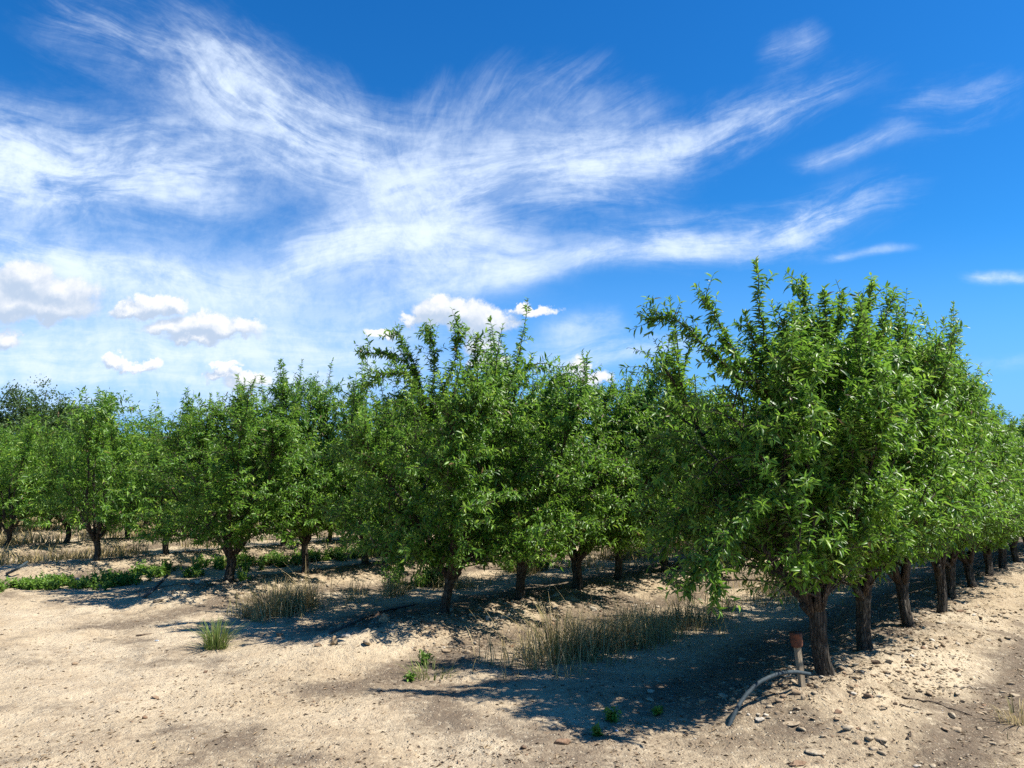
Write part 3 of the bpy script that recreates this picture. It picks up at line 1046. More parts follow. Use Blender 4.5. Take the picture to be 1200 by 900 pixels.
weed(716, 842, 311, 0.09, 7, 'small bright green weed at the edge of the big tree shadow')
weed(699, 858, 313, 0.05, 4, 'tiny pale green seedling just in front of the bright green weed')
weed(770, 838, 315, 0.05, 5, 'tiny green weed on the soil right of the bright green weed')
weed(284, 681, 317, 0.18, 7, 'green sprout at the foot of the pale third-row trunk', 0.0)
weed(497, 778, 319, 0.12, 6, 'small green weed among dead stems on the open sand')
weed(462, 682, 321, 0.4, 7, 'green seedling standing in the shade left of the second-row trunk', -0.02)
weed(480, 798, 323, 0.05, 5, 'flat grey-green weed on the sand left of the dry grass')


# ------------------------------------------------------------------ stones
def ico(sub):
    import bmesh
    bm = bmesh.new()
    bmesh.ops.create_icosphere(bm, subdivisions=sub, radius=1.0)
    v = np.array([p.co[:] for p in bm.verts])
    f = np.array([[q.index for q in p.verts] for p in bm.faces])
    bm.free()
    return v, f


ICO1, ICO2, ICO3 = ico(1), ico(2), ico(3)


def stone_shape(rng, V):
    """rough angular stone: a ball cut by random planes"""
    v = V.copy()
    for i in range(13):
        d = nrm(rng.normal(0, 1, 3))
        h = rng.uniform(0.32, 0.75)
        s = v @ d
        v = v - np.outer(np.maximum(s - h, 0), d)
    return v + rng.normal(0, 0.012, v.shape)


def stone(px, py, sx, sy, sz, tone, label, z=-0.1, rot=None, tilt=0.0, seed=None, name='stone', mat=None):
    """sx, sy, sz full size in metres"""
    x, y = at(px, py, z)
    z0 = gz(x, y)
    x, y = at(px, py, z0)
    rng = rs(seed if seed is not None else int(px * 7 + py))
    v = stone_shape(rng, ICO3[0])
    v /= np.abs(v).max(axis=0)
    v = v * [sx / 2, sy / 2, sz / 2]
    me = build_mesh(name, v, [ICO3[1]], [mat or M_STONE], False, {'tone': np.clip(np.full(len(v), tone) + rng.normal(0, 0.02), 0, 1)})
    o = link(name, me, loc=(x, y, gz(x, y) + sz * 0.24))
    o.rotation_euler = (tilt, rng.normal(0, 0.1), rng.rand() * 6.28 if rot is None else rot)
    tag(o, label, 'stone', 'stones lying on the sandy soil')
    return o


STONES = [
    (890, 842, .075, .06, .035, .92, 'pale rounded stone under the arch of the grey hose'),
    (927, 843, .12, .08, .03, .62, 'flat pinkish stone in front of the wooden stake'),
    (942, 816, .05, .035, .085, .6, 'pointed pink stone standing on edge by the foot of the stake'),
    (913, 831, .07, .05, .03, .5, 'small tan stone between the hose and the pinkish flat stone'),
    (1013, 851, .11, .065, .04, .68, 'flat buff stone with dark end, alone on the pale soil'),
    (958, 885, .15, .09, .03, .74, 'wide flat buff slab at the bottom edge of the frame'),
    (935, 896, .13, .07, .03, .32, 'flat brown slab cut by the bottom edge of the frame'),
    (822, 823, .07, .05, .04, .45, 'orange-tan stone at the edge of shade left of the hose'),
    (965, 864, .05, .035, .025, .6, 'small flat stone between two buff slabs'),
    (982, 824, .06, .04, .035, .2, 'small dark brown stone right of the stake'),
    (1003, 800, .05, .04, .03, .3, 'small reddish stone below the first trunk'),
    (1011, 807, .045, .035, .025, .55, 'small grey-tan stone beside the reddish one'),
    (1027, 780, .1, .06, .05, .08, 'black clod of soil near the second trunk'),
    (1042, 767, .07, .05, .03, .7, 'flat light stone behind the black clod'),
    (1094, 774, .07, .05, .04, .65, 'tan stone with shaded side on the edge of the track'),
    (1116, 769, .11, .06, .025, .8, 'long pale flat stone on the edge of the track'),
    (1149, 680, .09, .07, .05, .95, 'white stone at the foot of a dark trunk'),
    (1186, 664, .2, .14, .09, .72, 'large tan block of stone beside the far trunks'),
    (1126, 718, .1, .06, .04, .28, 'reddish flat stone on the slope of the berm'),
    (659, 876, .13, .06, .04, .17, 'purple-brown brick-like stone on the sandy foreground'),
    (614, 879, .05, .04, .03, .1, 'small dark stone left of the purple-brown one'),
    (573, 721, .12, .09, .07, .96, 'white stone beside the second trunk of the second row'),
    (590, 721, .14, .09, .06, .78, 'grey flat stone right of the white stone'),
    (606, 706, .16, .09, .05, .6, 'flat tan stone at the foot of the second trunk of the second row'),
    (651, 698, .14, .1, .06, .88, 'pale stone on the berm left of the third trunk'),
    (672, 700, .16, .1, .05, .82, 'pale flat stone in front of the third trunk'),
    (695, 712, .1, .08, .06, .85, 'light stone alone on the berm slope'),
    (406, 746, .12, .09, .06, .85, 'cream stone at the edge of the second-row shade'),
    (431, 750, .13, .1, .07, .66, 'tan angular stone next to the cream one'),
    (448, 733, .15, .07, .17, .7, 'upright tan slab leaning at the edge of the shade'),
    (441, 726, .1, .08, .1, .14, 'dark red stone behind the upright slab'),
    (392, 750, .08, .05, .12, .5, 'brown stone standing on end left of the cream stone'),
    (372, 756, .1, .07, .04, .4, 'orange stone on the sand left of the stone heap'),
    (328, 745, .1, .08, .06, .35, 'brown stone in the dappled shade by the green tuft'),
    (90, 659, .34, .16, .08, .98, 'long white stone lying before the fourth row'),
    (235, 685, .26, .18, .12, .9, 'large pale stone on the berm end of the third row'),
    (212, 686, .18, .12, .06, .6, 'flat tan stone left of the large pale stone'),
    (185, 704, .2, .12, .07, .82, 'pale stone below the grey pipe end'),
    (182, 819, .09, .05, .02, .36, 'thin reddish shard on the open sand'),
    (241, 787, .05, .04, .03, .12, 'small dark pebble on the open sand'),
    (88, 780, .06, .05, .03, .42, 'small orange stone on the open sand at the left'),
    (171, 839, .05, .04, .03, .25, 'small brown stone below the thin reddish shard'),
]
for i, (px, py, sx, sy, sz, tn, lab) in enumerate(STONES):
    stone(px, py, sx, sy, sz, tn, lab, rot=0.3 * math.sin(i * 2.1) if sx > 1.4 * sy else None, seed=900 + i,
          tilt=0.25 if sz > 0.1 and sx < 0.16 else 0.0)


def scatter(seed, count, shape, size, flat, pick, mat, name, label, cat, tone):
    rng = rs(seed)
    P = pick(rng, count)
    n = len(P)
    V0, F0 = shape
    vs, tn = [], []
    sz = size[0] * (size[1] / size[0]) ** (rng.rand(n) ** 2.2)
    variants = [stone_shape(rng, V0) for _ in range(10)]
    for i in range(n):
        a = rng.rand() * 6.28
        c, s = math.cos(a), math.sin(a)
        v = variants[i % 10] * [sz[i] * rng.uniform(0.8, 1.5), sz[i], sz[i] * flat * rng.uniform(0.6, 1.2)]
        v = np.stack([v[:, 0] * c - v[:, 1] * s, v[:, 0] * s + v[:, 1] * c, v[:, 2]], -1)
        vs.append(v + P[i] + [0, 0, sz[i] * flat * 0.22])
        tn.append(np.full(len(V0), np.clip(rng.normal(*tone), 0, 1)))
    f = (np.arange(n) * len(V0))[:, None, None] + F0[None]
    o = link(name, build_mesh(name, np.concatenate(vs), [f.reshape(-1, 3)], [mat], False, {'tone': np.concatenate(tn)}))
    tag(o, label, cat, kind='stuff')


def pick_foreground(rng, count):
    px, py = rng.uniform(-60, 1260, count * 3), 600 + 330 * rng.rand(count * 3) ** 0.75
    X = [at(a, b, -0.1) for a, b in zip(px, py)]
    X = np.array(X)
    w = sstep(-0.3, 0.4, VN.fbm(X[:, 0] * 1.1 + 9, X[:, 1] * 1.1, 3))
    X = X[rng.rand(len(X)) < 0.25 + 0.75 * w][:count]
    return np.stack([X[:, 0], X[:, 1], ground_z(X[:, 0], X[:, 1])], -1)


def pick_berms(rng, count):
    k = rng.choice(5, count * 2, p=[0.34, 0.3, 0.17, 0.11, 0.08])
    u = 5.1 - 0.25 * k + rng.exponential(4.2, count * 2)
    n = ROW0 + k * ROWSTEP + rng.normal(-0.35, 0.55, count * 2)
    x, y = un(u, n)
    w = sstep(-0.3, 0.35, VN.fbm(x * 1.7 + 2, y * 1.7, 3))
    m = rng.rand(len(x)) < (0.2 + 0.8 * w) * np.where(n < ROW0 - 0.7, 0.3, 1.0)
    x, y = x[m][:count], y[m][:count]
    return np.stack([x, y, ground_z(x, y)], -1)


scatter(401, 5200, ICO1, (0.004, 0.016), 0.6, pick_foreground, M_STONE, 'gravel', 'fine tan gravel strewn over the sandy soil', 'gravel', (0.45, 0.2))
scatter(403, 6200, ICO2, (0.008, 0.046), 0.55, pick_berms, M_STONE, 'rubble', 'broken stones and clods along the tree berms', 'rubble', (0.60, 0.16))


def scatter_chips(seed, count):
    """dead leaves, hull bits and stem fragments lying flat"""
    rng = rs(seed)
    A = pick_foreground(rng, count // 2)
    B = pick_berms(rng, count - count // 2)
    P = np.concatenate([A, B])
    P[:, 2] += 0.004
    n = len(P)
    a = rng.rand(n) * 6.28
    D = nrm(np.stack([np.cos(a), np.sin(a), rng.normal(0.05, 0.12, n)], -1))
    U = nrm(rng.normal(0, 0.25, (n, 3)) + [0, 0, 1])
    L = rng.uniform(0.012, 0.05, n)
    Wd = L * rng.uniform(0.08, 0.35, n)
    o = link('litter', leaves_to_mesh('litter', P, D, U, L, Wd, rng.rand(n), [M_CHIP], True, 1.5))
    tag(o, 'dead leaves and stem fragments strewn over the soil', 'litter', kind='stuff')


scatter_chips(405, 9500)

# ------------------------------------------------------------------ stake, pipes, sticks, scraps
M_WOOD = plain_material('weathered_wood', (0.33, 0.265, 0.18), (0.17, 0.13, 0.09), 30, 0.85, 0.003, stretch=(3, 3, 0.3))
M_RUST = plain_material('rusty_can', (0.15, 0.05, 0.024), (0.06, 0.024, 0.015), 34, 0.75, 0.004)
M_PIPE = plain_material('grey_polythene_pipe', (0.028, 0.042, 0.05), (0.055, 0.07, 0.078), 25, 0.65, 0.001, 0.12)
M_TWIG = plain_material('dead_twig', (0.06, 0.042, 0.03), (0.13, 0.095, 0.065), 40, 0.9, 0.003)
M_PALETWIG = plain_material('bleached_twig', (0.34, 0.28, 0.2), (0.2, 0.155, 0.11), 40, 0.9, 0.003)
M_SCRAP = plain_material('blue_white_plastic', (0.42, 0.5, 0.62), (0.62, 0.66, 0.7), 60, 0.4, 0.002, 0.5)


def box_mesh(name, sx, sy, z0, z1, mat, bev=0.003, taper=1.0):
    import bmesh
    bm = bmesh.new()
    r = bmesh.ops.create_cube(bm, size=1.0)
    for v in bm.verts:
        k = taper if v.co.z > 0 else 1.0
        v.co = (v.co.x * sx * k, v.co.y * sy * k, z0 + (v.co.z + 0.5) * (z1 - z0))
    bmesh.ops.bevel(bm, geom=bm.edges[:], offset=bev, segments=2, affect='EDGES')
    me = bpy.data.meshes.new(name)
    bm.to_mesh(me)
    bm.free()
    me.materials.append(mat)
    return me


sxp, syp = at(940, 804, -0.05)
sz0 = gz(sxp, syp)
sxp, syp = at(940, 804, sz0)
st = bpy.data.objects.new('marker_stake', None)
col.objects.link(st)
st.location = (sxp, syp, sz0)
st.rotation_euler = (R(-2), R(-4), R(20))
link('post', box_mesh('post', 0.045, 0.034, -0.08, 0.335, M_WOOD), st)
cap = Tubes()
ang_n = 20
cz = [0.285, 0.288, 0.30, 0.34, 0.375, 0.388, 0.392, 0.385]
cr_ = [0.034, 0.040, 0.041, 0.043, 0.044, 0.047, 0.046, 0.039]
crng = rs(8)
cap.add(np.array([[0, 0, z] for z in cz]), cr_, ang_n, True, lambda i, a: 1 + 0.06 * np.sin(2 * a + i) + 0.05 * np.sin(3 * a + 1.3) + crng.normal(0, 0.012, len(a)))
link('cap', cap.mesh('cap', M_RUST, False), st)
tag(st, 'short wooden stake with a rusty can cap in front of the first trunk', 'stake')


def hose(name, pts, r, mat, label, cat='hose', n=40, rim=True):
    """smooth hollow pipe through world points (Catmull-Rom)"""
    p = np.array(pts, float)
    p = np.concatenate([[2 * p[0] - p[1]], p, [2 * p[-1] - p[-2]]])
    out = []
    for i in range(1, len(p) - 2):
        for t in np.linspace(0, 1, 12, endpoint=False):
            a, b, c, d = p[i - 1], p[i], p[i + 1], p[i + 2]
            out.append(0.5 * ((2 * b) + (c - a) * t + (2 * a - 5 * b + 4 * c - d) * t * t + (3 * b - a - 3 * c + d) * t ** 3))
    out.append(p[-2])
    q = np.array(out)
    o_ = q[0].copy()
    tb = Tubes()
    tb.add(q - o_, r, 14, True)
    o = link(name, tb.mesh(name, mat), loc=o_)
    tag(o, label, cat)
    return o


# arching hose by the stake: from the soil up over the stake foot
def P3(px, py, h, z=-0.08):
    """point h above the ground, seen at the pixel; the ground there found by iteration"""
    zz = z
    for _ in range(4):
        x, y = at(px, py, zz + h)
        zz = gz(x, y)
    return (x, y, zz + h)


h0 = np.array(P3(852, 860, -0.03))
h1 = np.array(P3(949, 790, 0.10))
dxy = (h1 - h0)


def arc(px, py, f):
    """point of the hose seen at the pixel whose plan position lies on the line h0-h1 (fraction f of depth)"""
    y = h0[1] + dxy[1] * f
    X, Z = ray(px, py)
    return (X * y, y, CAM_H + Z * y)


hose('hose', [h0, arc(858, 842, 0.12), arc(870, 820, 0.3), arc(888, 801, 0.5), arc(910, 790.5, 0.72), arc(930, 787.5, 0.9), h1], 0.0145, M_PIPE,
     'grey polythene hose arching out of the soil past the wooden stake')
e0 = h1 + np.array([-0.005, 0, 0])
hose('pipe', [P3(168, 700, 0.0), P3(180, 690, 0.1), P3(196, 675, 0.17)], 0.02, M_PIPE, 'grey-green pipe end rising from the soil at the third row', 'pipe')
hose('pipe', [P3(386, 744, 0.02), P3(412, 729, 0.05), P3(446, 717, 0.03), P3(490, 708, 0.0)], 0.013, M_PIPE, 'grey pipe lying in the shade left of the second row trunk', 'pipe')
hose('pipe', [P3(8, 672, 0.02), P3(20, 667, 0.12), P3(32, 662, 0.2)], 0.022, M_PIPE, 'grey pipe end in the shade at the start of the fourth row', 'pipe')


def twig(pts, r, label, mat=None, seed=0):
    rng = rs(seed + 50)
    P = np.array([P3(a, b, h) for a, b, h in pts])
    kk = np.linspace(0, 1, len(P))
    tt = np.linspace(0, 1, 14)
    q = np.stack([np.interp(tt, kk, P[:, c]) for c in range(3)], -1)
    q += rng.normal(0, r * 0.5, q.shape)
    o_ = q[0].copy()
    tb = Tubes()
    tb.add(q - o_, np.linspace(r, r * 0.45, len(q)), 7, True)
    i = 6
    b = grow(rng, q[i] - o_, nrm(q[i + 1] - q[i]) + rng.normal(0, 0.4, 3) * [1, 1, 0.2], np.linalg.norm(P[-1] - P[0]) * 0.25, 0.03, 0.05, 0)
    tb.add(b, np.linspace(r * 0.6, r * 0.25, len(b)), 5, True)
    o = link('twig', tb.mesh('twig', mat or M_TWIG), loc=o_)
    tag(o, label, 'twig')


twig([(1057, 815, .006), (1090, 822, .008), (1140, 840, .004)], 0.008, 'long dark fallen twig on the soil right of the first trunk', seed=1)
twig([(1028, 869, .006), (1041, 877, .006)], 0.006, 'short dark stick near the bottom of the frame', seed=2)
twig([(1118, 804, .01), (1155, 806, .012)], 0.009, 'pale stick lying across the bare track', M_PALETWIG, seed=3)
twig([(1055, 826, .005), (1080, 833, .005)], 0.005, 'thin dark twig below the long dark one', seed=4)
twig([(1063, 870, .01), (1068, 865, .03), (1066, 858, .01)], 0.006, 'small forked dark twig on the pale soil', seed=5)
twig([(497, 760, .005), (560, 757, .01)], 0.007, 'dry pale twig lying on the sand before the second row', M_PALETWIG, seed=6)
twig([(492, 728, .01), (530, 735, .005)], 0.007, 'thin twig on the berm slope below the second row trunk', seed=7)
twig([(250, 868, .004), (268, 860, .004)], 0.004, 'tiny twig on the open sand at the bottom', seed=8)
twig([(28, 806, .004), (66, 802, .004)], 0.005, 'thin dark twig on the open sand at the left', seed=9)
twig([(160, 745, .004), (238, 732, .01)], 0.01, 'long dead stem on the sand leading to the grass tuft', seed=10)
for px, py, h, s, lab in ((643, 694, .22, 1, 'taller pale dry stalk standing left of the third trunk'), (653, 691, .16, 2, 'shorter pale dry stalk standing left of the third trunk')):
    x, y = at(px, py, -0.02)
    z0 = gz(x, y)
    tb = Tubes()
    q = grow(rs(s), (0, 0, -0.02), (0.1, 0, 1), h, 0.04, 0.04, 0)
    tb.add(q, np.linspace(0.008, 0.004, len(q)), 6, True)
    o = link('dry_stalk', tb.mesh('dry_stalk', M_PALETWIG), loc=(x, y, z0))
    tag(o, lab, 'stalk')


def scrap(px, py, size, label, seed):
    x, y = at(px, py, -0.14)
    rng = rs(seed)
    v = stone_shape(rng, ICO2[0]) * [size, size * 0.6, size * 0.35] + rng.normal(0, size * 0.07, ICO2[0].shape)
    o = link('plastic_scrap', build_mesh('plastic_scrap', v, [ICO2[1]], [M_SCRAP], False), loc=(x, y, gz(x, y) + size * 0.25))
    tag(o, label, 'litter')


scrap(183, 750, 0.035, 'crumpled pale blue plastic scrap on the sand near the grass tuft', 3)
scrap(723, 854, 0.018, 'small white plastic scrap on the sand below the bright green weed', 4)


# ------------------------------------------------------------------ sky
def place(nt, mp, x, z, prev):
    """location of a Mapping node; the tiny third term makes the puffs be worked out one after the other"""
    if prev is None:
        mp.inputs['Location'].default_value = (x, z, 0)
        return
    c = N(nt, 'ShaderNodeCombineXYZ')
    c.inputs[0].default_value, c.inputs[1].default_value = x, z
    sock(nt, c.inputs[2], math_(nt, 'MULTIPLY', prev, 1e-6))
    nt.links.new(c.outputs[0], mp.inputs['Location'])


def make_world():
    w = bpy.data.worlds.new('World')
    scene.world = w
    w.use_nodes = True
    nt = w.node_tree
    nt.nodes.clear()
    out = nt.nodes.new('ShaderNodeOutputWorld')
    bg = nt.nodes.new('ShaderNodeBackground')
    bg.inputs['Strength'].default_value = SKY_STRENGTH
    nt.links.new(bg.outputs[0], out.inputs[0])
    sky = nt.nodes.new('ShaderNodeTexSky')
    sky.sky_type = 'NISHITA'
    sky.sun_disc = False
    sky.sun_elevation = SUN_EL
    sky.sun_rotation = SUN_AZ
    sky.altitude = 700
    sky.air_density = 1.0
    sky.dust_density = 0.35
    sky.ozone_density = 2.5
    tc = N(nt, 'ShaderNodeTexCoord').outputs['Generated']
    sep = N(nt, 'ShaderNodeSeparateXYZ')
    nt.links.new(tc, sep.inputs[0])
    dy = math_(nt, 'MAXIMUM', sep.outputs[1], 0.02)
    X = math_(nt, 'DIVIDE', sep.outputs[0], dy)
    Z = math_(nt, 'DIVIDE', sep.outputs[2], dy)
    cb = N(nt, 'ShaderNodeCombineXYZ')
    nt.links.new(X, cb.inputs[0])
    nt.links.new(Z, cb.inputs[1])
    pv = cb.outputs[0]
    # gentle domain warp
    wn = noise(nt, pv, 2.0, 2, 0.5, '2D')
    off = N(nt, 'ShaderNodeVectorMath', operation='SUBTRACT')
    nt.links.new(wn.outputs['Color'], off.inputs[0])
    off.inputs[1].default_value = (0.5, 0.5, 0.5)
    sc = N(nt, 'ShaderNodeVectorMath', operation='MULTIPLY_ADD')
    nt.links.new(off.outputs[0], sc.inputs[0])
    sc.inputs[1].default_value = (0.12, 0.085, 0)
    nt.links.new(pv, sc.inputs[2])
    wn2 = noise(nt, pv, 11.0, 3, 0.6, '2D')
    off2 = N(nt, 'ShaderNodeVectorMath', operation='SUBTRACT')
    nt.links.new(wn2.outputs['Color'], off2.inputs[0])
    off2.inputs[1].default_value = (0.5, 0.5, 0.5)
    sc2 = N(nt, 'ShaderNodeVectorMath', operation='MULTIPLY_ADD')
    nt.links.new(off2.outputs[0], sc2.inputs[0])
    sc2.inputs[1].default_value = (0.012, 0.010, 0)
    nt.links.new(sc.outputs[0], sc2.inputs[2])
    wp = sc2.outputs[0]

    # deep saturated blue of the clear parts
    hs = N(nt, 'ShaderNodeHueSaturation')
    hs.inputs['Saturation'].default_value = SKY_SAT
    hs.inputs['Hue'].default_value = 0.5
    nt.links.new(sky.outputs[0], hs.inputs['Color'])
    skyc = mixc(nt, 1.0, hs.outputs[0], SKY_TINT, 'MULTIPLY')
    skyc = mixc(nt, ramp(nt, Z, 0.0, 0.36, 0.85, 0.0), skyc, (1.45, 3.3, 7.2))

    total = None
    for (x0, y0, x1, y1, half, bend, amt, fib, seed) in CIRRUS:
        ax, az = ray(x0, y0)
        bx_, bz = ray(x1, y1)
        cx, cz_ = (ax + bx_) / 2, (az + bz) / 2
        L = math.hypot(bx_ - ax, bz - az) / 2
        th = math.atan2(bz - az, bx_ - ax)
        hw = half / F_PX
        mp = N(nt, 'ShaderNodeMapping', vector_type='TEXTURE')
        place(nt, mp, cx, cz_, total)
        mp.inputs['Rotation'].default_value = (0, 0, th)
        nt.links.new(wp, mp.inputs[0])
        s2 = N(nt, 'ShaderNodeSeparateXYZ')
        nt.links.new(mp.outputs[0], s2.inputs[0])
        s = math_(nt, 'DIVIDE', s2.outputs[0], L)
        ss = math_(nt, 'MULTIPLY', s, s)
        tt = math_(nt, 'DIVIDE', math_(nt, 'SUBTRACT', s2.outputs[1], math_(nt, 'MULTIPLY', math_(nt, 'SUBTRACT', ss, 0.4), bend / F_PX)), hw)
        e = math_(nt, 'ADD', math_(nt, 'MULTIPLY', math_(nt, 'MULTIPLY', ss, ss), 1.0), math_(nt, 'MULTIPLY', tt, tt))
        env = math_(nt, 'POWER', 2.718, math_(nt, 'MULTIPLY', e, -1.0))
        c2 = N(nt, 'ShaderNodeCombineXYZ')
        sock(nt, c2.inputs[0], math_(nt, 'MULTIPLY_ADD', s, L * 2.1, seed * 3.7))
        sock(nt, c2.inputs[1], math_(nt, 'MULTIPLY', tt, hw * fib))
        nn = noise(nt, c2.outputs[0], 2.6, 5, 0.66, '2D', 0.3)
        f = ramp(nt, nn.outputs[0], 0.26, 0.76, 0.7 if seed in (17, 31, 32) else 0.32, 1.0)
        v = math_(nt, 'MULTIPLY', math_(nt, 'MULTIPLY', env, f), amt)
        # union 1-(1-a)(1-b)
        if total is None:
            total = math_(nt, 'SUBTRACT', 1.0, v)
        else:
            total = math_(nt, 'MULTIPLY', total, math_(nt, 'SUBTRACT', 1.0, v))
    cir = math_(nt, 'SUBTRACT', 1.0, total, clamp=True)
    fine = noise(nt, wp, 24, 4, 0.7, '2D')
    cir = math_(nt, 'MULTIPLY', cir, ramp(nt, fine.outputs[0], 0.25, 0.7, 0.86, 1.1), clamp=True)
    cir = ramp(nt, cir, 0.07, 0.98)
    front = ramp(nt, sep.outputs[1], 0.05, 0.3)
    cir = math_(nt, 'MULTIPLY', cir, front, clamp=True)
    c = mixc(nt, cir, skyc, CIRRUS_COL)

    # cumulus: node group giving the field of all the puffs
    gt = bpy.data.node_groups.new('cumulus_field', 'ShaderNodeTree')
    gt.interface.new_socket('Vector', in_out='INPUT', socket_type='NodeSocketVector')
    gt.interface.new_socket('Field', in_out='OUTPUT', socket_type='NodeSocketFloat')
    gi, go = gt.nodes.new('NodeGroupInput'), gt.nodes.new('NodeGroupOutput')
    n1 = noise(gt, gi.outputs[0], 24, 6, 0.62, '2D')
    o1 = N(gt, 'ShaderNodeVectorMath', operation='SUBTRACT')
    gt.links.new(n1.outputs['Color'], o1.inputs[0])
    o1.inputs[1].default_value = (0.5, 0.5, 0.5)
    o2 = N(gt, 'ShaderNodeVectorMath', operation='MULTIPLY_ADD')
    gt.links.new(o1.outputs[0], o2.inputs[0])
    o2.inputs[1].default_value = (0.058, 0.046, 0)
    gt.links.new(gi.outputs[0], o2.inputs[2])
    fld = None
    for (px, py, rx, ry) in CUMULUS:
        cx, cz_ = ray(px, py)
        mp = N(gt, 'ShaderNodeMapping', vector_type='TEXTURE')
        place(gt, mp, cx, cz_, fld)
        mp.inputs['Scale'].default_value = (1.25 * rx / F_PX, 1.3 * ry / F_PX, 1)
        gt.links.new(o2.outputs[0], mp.inputs[0])
        ln = N(gt, 'ShaderNodeVectorMath', operation='LENGTH')
        gt.links.new(mp.outputs[0], ln.inputs[0])
        d = math_(gt, 'SUBTRACT', 1.0, ln.outputs['Value'])
        fld = d if fld is None else math_(gt, 'SMOOTH_MAX', fld, d, 0.25)
    gt.links.new(fld, go.inputs[0])
    g1 = N(nt, 'ShaderNodeGroup', node_tree=gt)
    nt.links.new(pv, g1.inputs[0])
    sh = N(nt, 'ShaderNodeVectorMath', operation='ADD')
    nt.links.new(pv, sh.inputs[0])
    sh.inputs[1].default_value = (0.006, 0.013, 0)
    g2 = N(nt, 'ShaderNodeGroup', node_tree=gt)
    nt.links.new(sh.outputs[0], g2.inputs[0])
    alpha = ramp(nt, g1.outputs[0], 0.02, 0.40)
    lit = math_(nt, 'SUBTRACT', g1.outputs[0], g2.outputs[0])
    lit = ramp(nt, lit, -0.30, 0.75)
    cc = mixc(nt, lit, CUM_SHADE, CUM_LIT)
    alpha = math_(nt, 'MULTIPLY', alpha, front)
    c = mixc(nt, alpha, c, cc)
    nt.links.new(c, bg.inputs['Color'])
    try:
        w.cycles.sampling_method = 'NONE'
    except Exception:
        pass


SKY_STRENGTH = 0.069
SKY_SAT = 1.35
SKY_TINT = (0.42, 0.91, 1.13)
CIRRUS_COL = (5.7, 6.55, 7.7)
CUM_SHADE = (3.5, 4.3, 5.5)
CUM_LIT = (6.6, 6.7, 6.9)
# x0, y0, x1, y1 (sky directions as photo pixels), half width, bend, amount, fibre, seed
CIRRUS = [
    # broad milky veils
    (-60, 210, 420, 300, 120, 0, 0.10, 12, 31),
    (60, 330, 700, 330, 90, 0, 0.20, 10, 32),
    (-250, 410, 560, 425, 76, 0, 0.78, 16, 17),
    # main sweep coming down from the upper left and fanning out
    (30, 0, 330, 130, 66, 18, 0.45, 11, 1),
    (180, 60, 500, 215, 70, 34, 0.72, 10, 2),
    (430, 150, 545, 330, 56, 22, 0.45, 12, 21),
    (-160, 165, 310, 225, 74, 30, 0.92, 7, 3),
    (-80, 275, 350, 360, 34, 22, 0.82, 7, 4),
    (400, 255, 780, 180, 62, -18, 0.70, 10, 5),
    (600, 215, 1010, 95, 40, 14, 0.62, 9, 6),
    (500, 205, 525, 75, 34, -6, 0.26, 9, 7),
    (535, 205, 610, 60, 40, -8, 0.30, 10, 23),
    (575, 200, 690, 55, 44, -10, 0.32, 10, 24),
    (610, 190, 770, 95, 42, -8, 0.30, 10, 25),
    (420, 170, 380, 70, 36, 6, 0.22, 9, 26),
    (310, 300, 640, 285, 40, -30, 0.74, 11, 8),
    (420, 360, 700, 290, 24, -8, 0.45, 9, 9),
    (540, 335, 900, 270, 15, -6, 0.60, 7, 10),
    (700, 292, 1080, 228, 38, 8, 0.72, 9, 11),
    (880, 66, 960, 34, 30, 4, 0.40, 11, 12),
    (945, 185, 1065, 158, 14, 5, 0.52, 8, 13),
    (1030, 145, 1200, 112, 40, 8, 0.36, 10, 14),
    (950, 298, 1090, 286, 7, 0, 0.45, 5, 15),
    (1130, 322, 1240, 328, 11, 0, 0.65, 5, 16),
    (620, 425, 830, 405, 26, 4, 0.66, 7, 18),
    (640, 390, 740, 378, 16, 4, 0.48, 8, 19),
    (1100, 430, 1260, 415, 14, 0, 0.30, 6, 20),
]
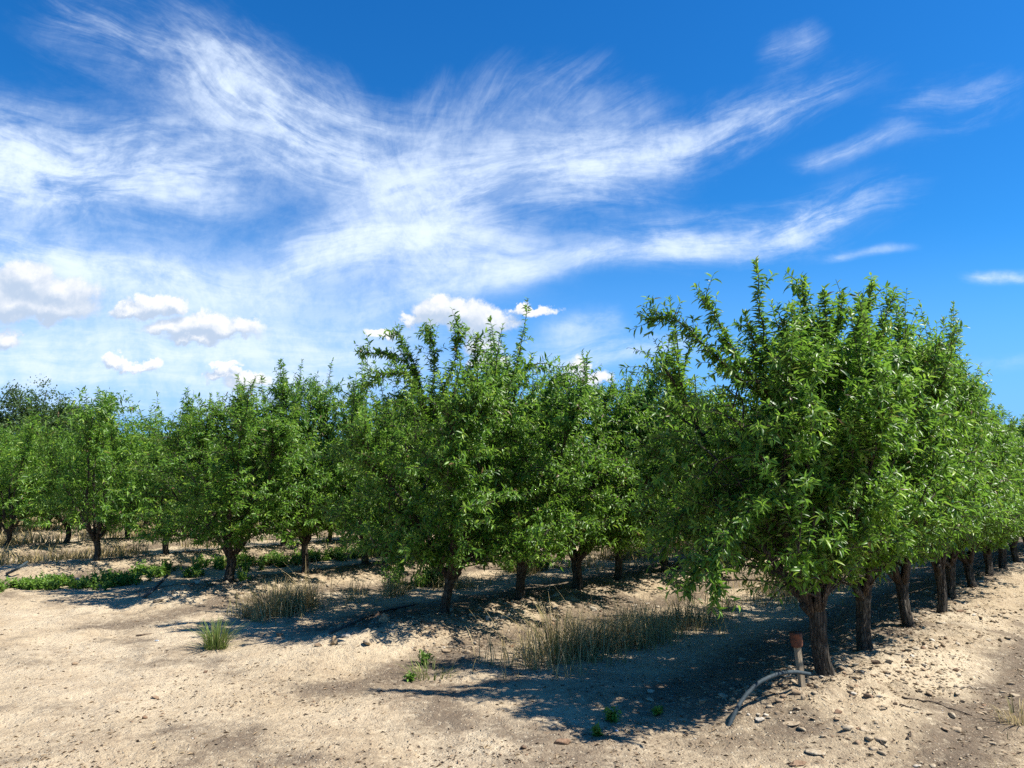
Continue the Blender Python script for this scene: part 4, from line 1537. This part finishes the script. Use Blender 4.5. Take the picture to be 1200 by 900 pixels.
CUMULUS = [
    (30, 330, 40, 26), (70, 345, 44, 22), (15, 360, 44, 22), (60, 362, 52, 16), (-20, 345, 40, 30),
    (5, 398, 20, 12), (175, 358, 30, 13), (205, 356, 20, 10), (150, 362, 22, 8),
    (235, 380, 44, 15), (265, 384, 46, 11), (225, 396, 34, 8), (205, 384, 34, 9),
    (178, 428, 20, 9), (160, 432, 22, 5), (135, 426, 16, 7), (260, 430, 17, 6), (258, 442, 20, 7), (290, 450, 26, 9),
    (510, 365, 30, 18), (545, 370, 36, 20), (575, 378, 30, 16), (565, 400, 28, 16), (480, 376, 14, 6),
    (628, 365, 26, 8), (615, 363, 14, 7), (678, 433, 18, 14), (665, 445, 18, 10), (690, 445, 26, 10), (445, 392, 22, 6), (570, 425, 24, 12),
]
make_world()

# ------------------------------------------------------------------ sun, camera, render
sd = bpy.data.lights.new('Sun', 'SUN')
sd.energy = 4.6
sd.angle = R(0.53)
sd.color = (1.0, 0.95, 0.86)
so = bpy.data.objects.new('sun', sd)
col.objects.link(so)
so.rotation_euler = (math.pi / 2 - SUN_EL, 0, math.pi - SUN_AZ)
# lamp's -Z must point from the sun: sun direction = (sin az cos el, cos az cos el, sin el)
from mathutils import Vector
sv = Vector((math.sin(SUN_AZ) * math.cos(SUN_EL), math.cos(SUN_AZ) * math.cos(SUN_EL), math.sin(SUN_EL)))
so.rotation_euler = (-sv).to_track_quat('-Z', 'Y').to_euler()
so.location = sv * 50

cd = bpy.data.cameras.new('Camera')
cd.sensor_width = 36
cd.lens = F_PX / W_PX * 36
cd.clip_start = 0.05
cd.clip_end = 6000
co = bpy.data.objects.new('camera', cd)
col.objects.link(co)
co.location = (0, 0, CAM_H)
co.rotation_euler = (math.pi / 2 + PITCH, 0, 0)
scene.camera = co

vs = scene.view_settings
vs.view_transform = 'Standard'
vs.look = 'None'
vs.exposure = 1.2
vs.gamma = 1.0
scene.cycles.max_bounces = 6
scene.cycles.diffuse_bounces = 2
scene.cycles.use_adaptive_sampling = True
scene.cycles.adaptive_threshold = 0.008
scene.cycles.adaptive_min_samples = 12
scene.cycles.glossy_bounces = 2
scene.cycles.transmission_bounces = 4
scene.cycles.transparent_max_bounces = 4
scene.cycles.use_denoising = False
scene.cycles.sample_clamp_indirect = 6
